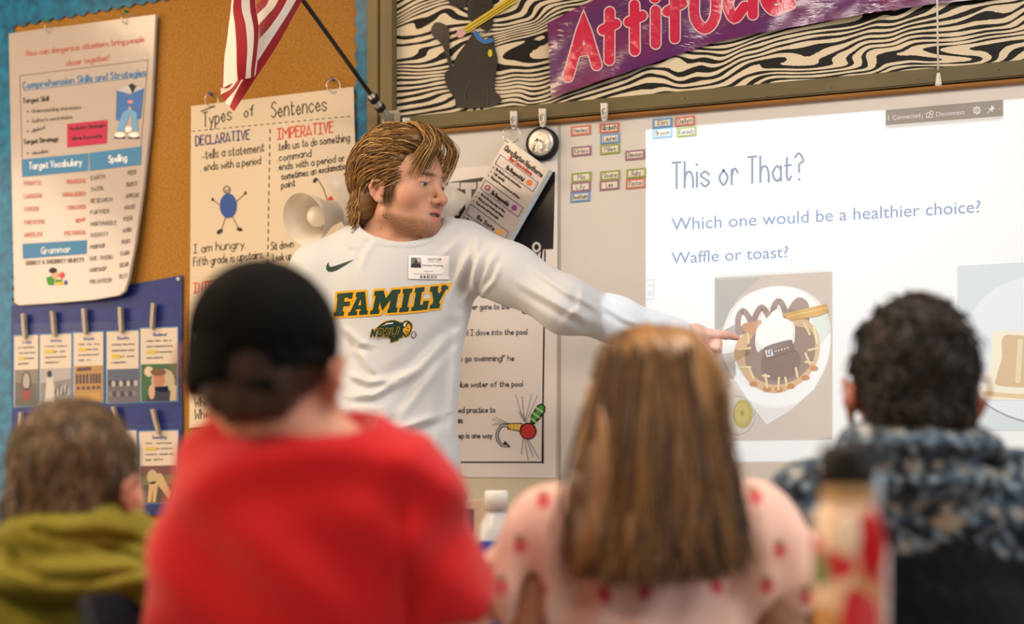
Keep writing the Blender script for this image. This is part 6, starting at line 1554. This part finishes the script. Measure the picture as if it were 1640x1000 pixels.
# ---- boy in a patterned blue and grey hooded jacket
d4 = 1.90
shl, shr = K(1300, 812, d4), K(1640, 812, d4); ell_, elr_ = K(1290, 985, d4+.10), K(1690, 1000, d4+.08)
def hood_gar(H, R, s, nb):
    g = [cone(nb, shl, .068, .056, .05), cone(nb, shr, .068, .066, .05), ell((nb[0], d4+.03, nb[2]-.17), (.165, .115, .2), k=.06), ell((nb[0], d4+.04, .60), (.155, .125, .16), k=.05)]
    g += chain([shl, ell_, (ell_[0]+.07, d4+.32, .60)], [.060, .056, .044], .03)+chain([shr, elr_, (elr_[0]-.07, d4+.30, .60)], [.068, .058, .044], .03)
    g += [ell(nb+np.array([-.008, -.035, .042]), (.110, .088, .040), k=.014), ell(nb+np.array([-.008, -.062, .0]), (.098, .060, .036), k=.012), ell(nb+np.array([-.075, -.02, .05]), (.036, .055, .030), k=.016)]
    g += [cone(nb+np.array([.01, .01, .03]), nb+np.array([.01, .03, .14]), .058, .072, .01, -1), halfspace((0, 0, .49), (0, 0, 1), .005, -1)]
    return g
def hood_disp(P):
    return crease(P, [(1325, 735), (1390, 755), (1470, 760), (1580, 735)], d4-.06, .006, .010)+crease(P, [(1300, 800), (1370, 780), (1400, 790)], d4-.05, .006, .006)+crease(P, [(1500, 690), (1560, 730), (1620, 770)], d4-.05, .006, .006)+.004*wob(P, 121, 24)
def hood_paint(P):
    x, z = P[:, 0]-K(1465, 0, d4)[0], P[:, 2]; c = np.tile(np.array(lin('#20262e'), np.float32), (len(P), 1))
    zz_ = z+.12*np.abs(x)*.6+.010*wob(P, 131, 20); band = (zz_*19) % 1.0; row = np.floor(zz_*19)
    tri_ = np.abs(((x*30+row*.5) % 1.0)-.5)*2; n_ = wob(P, 132, 270); n2 = wob(P, 133, 130)
    c = mixc(c, '#43566a', np.clip(.45+.9*n2, 0, .85)); c = mixc(c, '#8596a3', np.clip(2.8*(n_-.12), 0, .8))
    c = mixc(c, '#b9b4ac', np.clip(((band > .36) & (band < .62) & (tri_ > .45)).astype(np.float32)*(.55+.5*n_), 0, .8)); c = mixc(c, '#15181d', ((band > .80) & (tri_ < .6)).astype(np.float32)*.8); c = mixc(c, '#15181d', ((band < .10)).astype(np.float32)*.7)
    dia = np.abs(x-.02)+np.abs((z-.905)*1.6); c = mixc(c, '#15181d', np.clip(1-np.abs(dia-.055)/.010, 0, 1)*.9); c = mixc(c, '#8d8b88', np.clip(1-np.abs(dia-.075)/.005, 0, 1)*.8); c = mixc(c, '#b09a80', np.clip((.028-dia)/.006, 0, 1)*.75)
    low = zp(868, d4)-.05*x+.012*np.sin(x*40); c = mixc(c, '#12141a', np.clip((low-z)/.006, 0, 1)*.97)
    return np.clip(c, 0, 1)
HOOD = vcol_mat('patterned_fleece', .9, .12, sheen=.15)
kid4, H, R, hs, O_ = child('child with short black hair in a patterned blue grey hooded jacket', K(1462, 646, d4), math.radians(6), .90, '#c4876c', shl, shr, ell_, elr_, (K(1470, 0, d4)[0], d4+.05), hood_gar, hood_disp, hood_paint, HOOD, 'hooded_jacket', (K(1190, 0, d4)[0], d4-.17, .44), (K(1790, 0, d4)[0], d4+.42, zp(660, d4)), '#23252c', '#3a3a3a')
hp = [Eh((0, -.015, .056), (.083, .106, .097)), Eh((0, -.072, -.010), (.070, .042, .060)), Eh((0, .118, .02), (.070, .060, .085), .02, -1), Eh((0, .03, -.066), (.11, .075, .06), .02, -1), Eh((.100, .0, -.004), (.031, .034, .038), .012, -1), Eh((-.100, .0, -.004), (.031, .034, .038), .012, -1)]
head_hair('hair', kid4, H, R, hs, hp, ('#16110d', '#241a13', '#3a2a1e', '#0f0c0a'), 141, 1700, O_-.16, O_+.19, lambda q: np.array([q[0]*5, -.4+q[1]*2, -.8 if q[2] < .10 else .2]), .026, .0020, disp=.004, curl=.35)
# ------------------------------------------------------------------ chairs, desks and the things on them
def chair(loc, rz, h, label, col='#131a33', group=None):
    """school chair: one-piece shell, four steel legs; facing +depth in the person frame"""
    t = thing('school_chair', label, 'chair', loc, rz, group); mx_ = Matrix.Translation(loc) @ Matrix.Rotation(rz, 4, 'Z')
    pl = M(col, .7, .15)
    bm = bmesh.new(); prof = [(-.005, .43), (.10, .425), (.24, .427), (.36, .432), (.39, .420)]
    def slab(rows, th, bm):
        top, bot = [], []
        for ra in rows:
            top.append([bm.verts.new(mx_ @ Vector(p)) for p, n in ra]); bot.append([bm.verts.new(mx_ @ (Vector(p)-Vector(n)*th)) for p, n in ra])
        for A in (top, bot):
            for i in range(len(A)-1):
                for j in range(len(A[0])-1): f = bm.faces.new((A[i][j], A[i+1][j], A[i+1][j+1], A[i][j+1])); f.smooth = True
        n, m = len(top), len(top[0])
        loop = [(0, j) for j in range(m)]+[(i, m-1) for i in range(1, n)]+[(n-1, j) for j in range(m-2, -1, -1)]+[(i, 0) for i in range(n-2, 0, -1)]
        for a, b in zip(loop, loop[1:]+loop[:1]): bm.faces.new((top[a[0]][a[1]], top[b[0]][b[1]], bot[b[0]][b[1]], bot[a[0]][a[1]]))
    rows = []
    for y, z in prof:
        w = .172-.02*(y > .3); rows.append([((x*w, y, z+.012*abs(x)**3), (0, 0, 1)) for x in np.linspace(-1, 1, 9)])
    slab(rows, .010, bm); obj('seat', bm, pl, t)
    bm = bmesh.new(); rows = []
    for k in np.linspace(0, 1, 8):
        z = .50+(h-.50)*k; y = -.022-.055*k; w = .165*(1 if k < .75 else math.sqrt(max(.05, 1-((k-.75)/.25)**2*.5)))
        rows.append([((x*w, y+.030*abs(x)**2, z-(.02*abs(x)**4 if k > .9 else 0)), (0, 1, .1)) for x in np.linspace(-1, 1, 9)])
    slab(rows, .010, bm); obj('backrest', bm, pl, t)
    for sx in (-1, 1):
        bm = bmesh.new(); tube(bm, [mx_ @ Vector(p) for p in ((sx*.13, .02, .41), (sx*.14, -.03, .44), (sx*.145, -.055, .52), (sx*.145, -.075, .62))], .009, 8); obj('back_strut', bm, STEEL, t)
        for sy in (0, 1):
            bm = bmesh.new(); tube(bm, [mx_ @ Vector(p) for p in ((sx*.135, .04+.28*sy, .412), (sx*.158, -.03+.42*sy, .012))], .010, 8); tube(bm, [mx_ @ Vector(p) for p in ((sx*.158, -.03+.42*sy, .018), (sx*.159, -.032+.424*sy, .0))], .013, 8); obj('leg', bm, STEEL, t)
    return t
def ploc(x, d): return Vector(to_world(np.array([x, d, 0.0])))
chair(ploc(-.402, 1.63), YAW-math.radians(86), .827, 'navy school chair turned sideways under the child in the red T-shirt', '#0d1220')
for (cx_, dd, lab) in ((-.69, 1.90, 'navy school chair under the child in the olive jacket'), (K(1045, 0, 1.78)[0], 1.78, 'navy school chair under the child in the pink dress'), (K(1470, 0, 1.90)[0], 1.90, 'navy school chair under the child in the patterned jacket')):
    chair(ploc(cx_, dd-.118), YAW, .775, lab, '#151d3a')
def desk(x0, x1, y0, y1, h, label):
    c = ploc((x0+x1)/2, (y0+y1)/2); t = thing('school_desk', label, 'desk', c, YAW); mx_ = Matrix.Translation(c) @ Matrix.Rotation(YAW, 4, 'Z'); w, d_ = (x1-x0)/2, (y1-y0)/2
    bm = bmesh.new(); bx(bm, (-w, -d_, h-.025), (w, d_, h), bevel=.006, mx=mx_); obj('desk_top', bm, noise_mat('maple_laminate', '#b58d62', '#c49d72', (3, 40, 3), 4, rough=.4), t)
    bm = bmesh.new(); bx(bm, (-w+.08, -d_+.12, h-.065), (w-.08, d_-.02, h-.0255), bevel=.004, mx=mx_); obj('book_tray', bm, M('#4a4c50', .5), t)
    for sx in (-1, 1):
        for sy in (-1, 1):
            bm = bmesh.new(); tube(bm, [mx_ @ Vector((sx*(w-.05), sy*(d_-.05), h-.026)), mx_ @ Vector((sx*(w-.03), sy*(d_-.03), 0))], .014, 10); obj('leg', bm, STEEL, t)
desk(-.30, .40, 2.38, 2.80, .70, 'wooden topped school desk in front of the red shirt and pink dress children')
desk(.24, .86, 1.06, 1.42, .66, 'wooden topped school desk carrying the flowered tumbler')

# tumbler in the right foreground
td = 1.28; tb = Vector(to_world(K(1357, 900, td))); tb.z = .661
t = thing('tumbler', 'red and pink patterned drink tumbler with a dark lid in the right foreground', 'tumbler', tb)
tm = M('#e3b79a', .25, .5, coat=.4, key='printed_tumbler'); N, L, b = nodes(tm)
tcn = N.new('ShaderNodeTexCoord'); v1 = N.new('ShaderNodeTexVoronoi'); v1.inputs['Scale'].default_value = 34; L.new(tcn.outputs['Object'], v1.inputs['Vector'])
rp = N.new('ShaderNodeValToRGB'); rp.color_ramp.interpolation = 'CONSTANT'
for i, (p_, c_) in enumerate(((0, '#c5242c'), (.16, '#e6bfa0'), (.42, '#dba184'), (.55, '#efd9c0'), (.68, '#c08a4c'), (.82, '#d8837c'), (.93, '#6a7a3a'))):
    e = rp.color_ramp.elements[i] if i < 2 else rp.color_ramp.elements.new(p_); e.position = p_; e.color = (*lin(c_), 1)
sp = N.new('ShaderNodeSeparateColor'); L.new(v1.outputs['Color'], sp.inputs[0]); L.new(sp.outputs[0], rp.inputs['Fac']); L.new(rp.outputs['Color'], b.inputs['Base Color'])
bm = bmesh.new(); lathe(bm, [(0, 0), (.026, 0), (.029, .004), (.030, .08), (.031, .235), (.029, .262), (.024, .276), (0, .277)], tb, 40); obj('cup_body', bm, tm, t)
bm = bmesh.new(); lathe(bm, [(.0235, .277), (.0245, .279), (.0245, .288), (.022, .290)], tb, 32); obj('lid_ring', bm, M('#b08a5c', .4), t)
bm = bmesh.new(); lathe(bm, [(.0, .290), (.023, .290), (.0255, .295), (.0255, .318), (.023, .326), (.012, .329), (0, .3295)], tb, 32); obj('lid', bm, M('#171412', .45), t)
bm = bmesh.new(); q0 = tb+Vector(RGT)*.023; tube(bm, [q0+Vector((0, 0, .268)), q0+Vector((0, 0, .292)), q0+Vector(RGT)*.001+Vector((0, 0, .302))], [.0075, .0085, .004], 12); obj('spout', bm, M('#bfd2e6', .3), t)
bm = bmesh.new(); tube(bm, [tb+RGT*.033+Vector((0, 0, .01)), tb+RGT*.0335+Vector((0, 0, .12)), tb+RGT*.0345+Vector((0, 0, .235))], .0035, 10); obj('clear_sleeve_edge', bm, M('#e0cdd0', .1, .5, alpha=.8), t)
bm = bmesh.new(); bmesh.ops.create_uvsphere(bm, u_segments=16, v_segments=10, radius=1, matrix=Matrix.Translation(tb+RGT*.012-FWD*.0285+Vector((0, 0, .236))) @ Matrix.Diagonal((.015, .006, .030, 1))); obj('red_flower_print', bm, M('#b8141c', .35), t, True)
bm = bmesh.new(); bmesh.ops.create_uvsphere(bm, u_segments=16, v_segments=10, radius=1, matrix=Matrix.Translation(tb-RGT*.008-FWD*.0285+Vector((0, 0, .246))) @ Matrix.Diagonal((.013, .005, .018, 1))); obj('cream_flower_print', bm, M('#efd6bd', .35), t, True)

# the cluster on the desk beyond the red shirt: a printed box, a clear bottle, a blue binder, a white bottle
bd = 2.42; zt = .701
def at(px, dd): v = Vector(to_world(K(px, 900, dd))); v.z = zt; return v
rot = Matrix.Rotation(YAW, 4, 'Z')
p = at(755, 2.67); mx_ = Matrix.Translation(p) @ rot
t = thing('tissue_box', 'tan printed tissue box on the desk behind the red sleeve', 'box', p, YAW)
bm = bmesh.new(); bx(bm, (-.040, -.04, 0), (.033, .06, .225), bevel=.003, mx=mx_); obj('carton', bm, noise_mat('printed_carton', '#b89a80', '#d8c4ae', (14, 14, 14), 3), t)
bm = bmesh.new(); bx(bm, (-.032, -.0415, .165), (.006, -.0398, .208), mx=mx_); obj('dark_print', bm, M('#5a3350', .5), t)
p = at(795, 2.565)
t = thing('water_bottle', 'pale translucent water bottle beside the tan box on the desk', 'bottle', p)
bm = bmesh.new(); lathe(bm, [(0, 0), (.030, 0), (.033, .006), (.033, .16), (.028, .185), (.019, .20), (.019, .205), (0, .206)], p, 32); obj('bottle_body', bm, M('#cfcfd2', .25, .4, alpha=.85, key='milky_plastic'), t)
bm = bmesh.new(); lathe(bm, [(0, .206), (.0215, .206), (.0215, .238), (.019, .242), (0, .242)], p, 28); obj('cap', bm, M('#d9d8d6', .35), t)
p = at(803, 2.47); mx_ = Matrix.Translation(p) @ Matrix.Rotation(YAW+.35, 4, 'Z')
t = thing('ring_binder', 'blue ring binder standing upright on the desk next to the pink dress', 'binder', p, YAW+.35)
bm = bmesh.new(); bx(bm, (-.040, -.012, 0), (.030, .012, .155), bevel=.003, mx=mx_); obj('cover', bm, M('#2d4fa8', .4), t)
bm = bmesh.new(); bx(bm, (.0302, -.010, .006), (.034, .010, .15), bevel=.001, mx=mx_); obj('spine', bm, M('#6f9bd8', .4), t)
bm = bmesh.new(); bx(bm, (-.030, -.0135, .02), (-.006, -.0121, .14), mx=mx_); obj('red_label', bm, M('#b8252f', .5), t)
p = at(827, 2.42)
t = thing('glue_bottle', 'small white glue bottle on the desk beside the blue binder', 'bottle', p)
bm = bmesh.new(); lathe(bm, [(0, 0), (.017, 0), (.018, .004), (.018, .07), (.014, .085), (.008, .090), (0, .0905)], p, 24); obj('bottle_body', bm, M('#e6e0d6', .4), t)
bm = bmesh.new(); lathe(bm, [(0, .0905), (.008, .0905), (.006, .105), (.003, .115), (0, .1155)], p, 16); obj('nozzle', bm, M('#d8cfc2', .4), t)

# low bookcase under the cork board with a lidded jar on it
u0, u1 = W(30, 900)[0], W(420, 900)[0]
t = thing('bookcase', 'low wooden bookcase against the wall under the cork board', 'bookcase', ((u0+u1)/2, -.20, 0))
wd = noise_mat('birch', '#a98455', '#bb9766', (3, 40, 3), 4, rough=.5)
bm = bmesh.new(); bx(bm, (u0, -.36, .74), (u1, -.055, .765), bevel=.003); obj('top_board', bm, wd, t)
for a in (u0, u1-.02): bm = bmesh.new(); bx(bm, (a, -.35, 0), (a+.02, -.06, .7398), bevel=.002); obj('side_panel', bm, wd, t)
bm = bmesh.new(); bx(bm, (u0+.0202, -.34, .38), (u1-.0202, -.06, .40)); obj('shelf', bm, wd, t)
bm = bmesh.new(); bx(bm, (u0+.0202, -.062, .03), (u1-.0202, -.056, .7395)); obj('back_panel', bm, wd, t)
jp = WP(326, 740, .15); jp.z = .7655
t = thing('lidded_jar', 'pale pink jar with white lid behind the red shirt shoulder', 'jar', jp)
hj = WP(320, 717, .15).z-jp.z
bm = bmesh.new(); lathe(bm, [(0, 0), (.052, 0), (.056, .006), (.056, hj-.055), (.052, hj-.035), (.040, hj-.018), (0, hj-.017)], jp, 36); obj('jar_body', bm, M('#e3b9a0', .3, .4), t)
bm = bmesh.new(); lathe(bm, [(0, hj-.017), (.042, hj-.017), (.044, hj-.012), (.044, hj-.003), (.041, hj), (0, hj)], jp, 36); obj('lid', bm, M('#efe6da', .35), t)
bm = bmesh.new()
for z_ in (hj-.056, hj-.085): lathe(bm, [(.0562, z_), (.0568, z_+.002), (.0562, z_+.004)], jp, 36)
obj('painted_band', bm, M('#c8664e', .4), t)
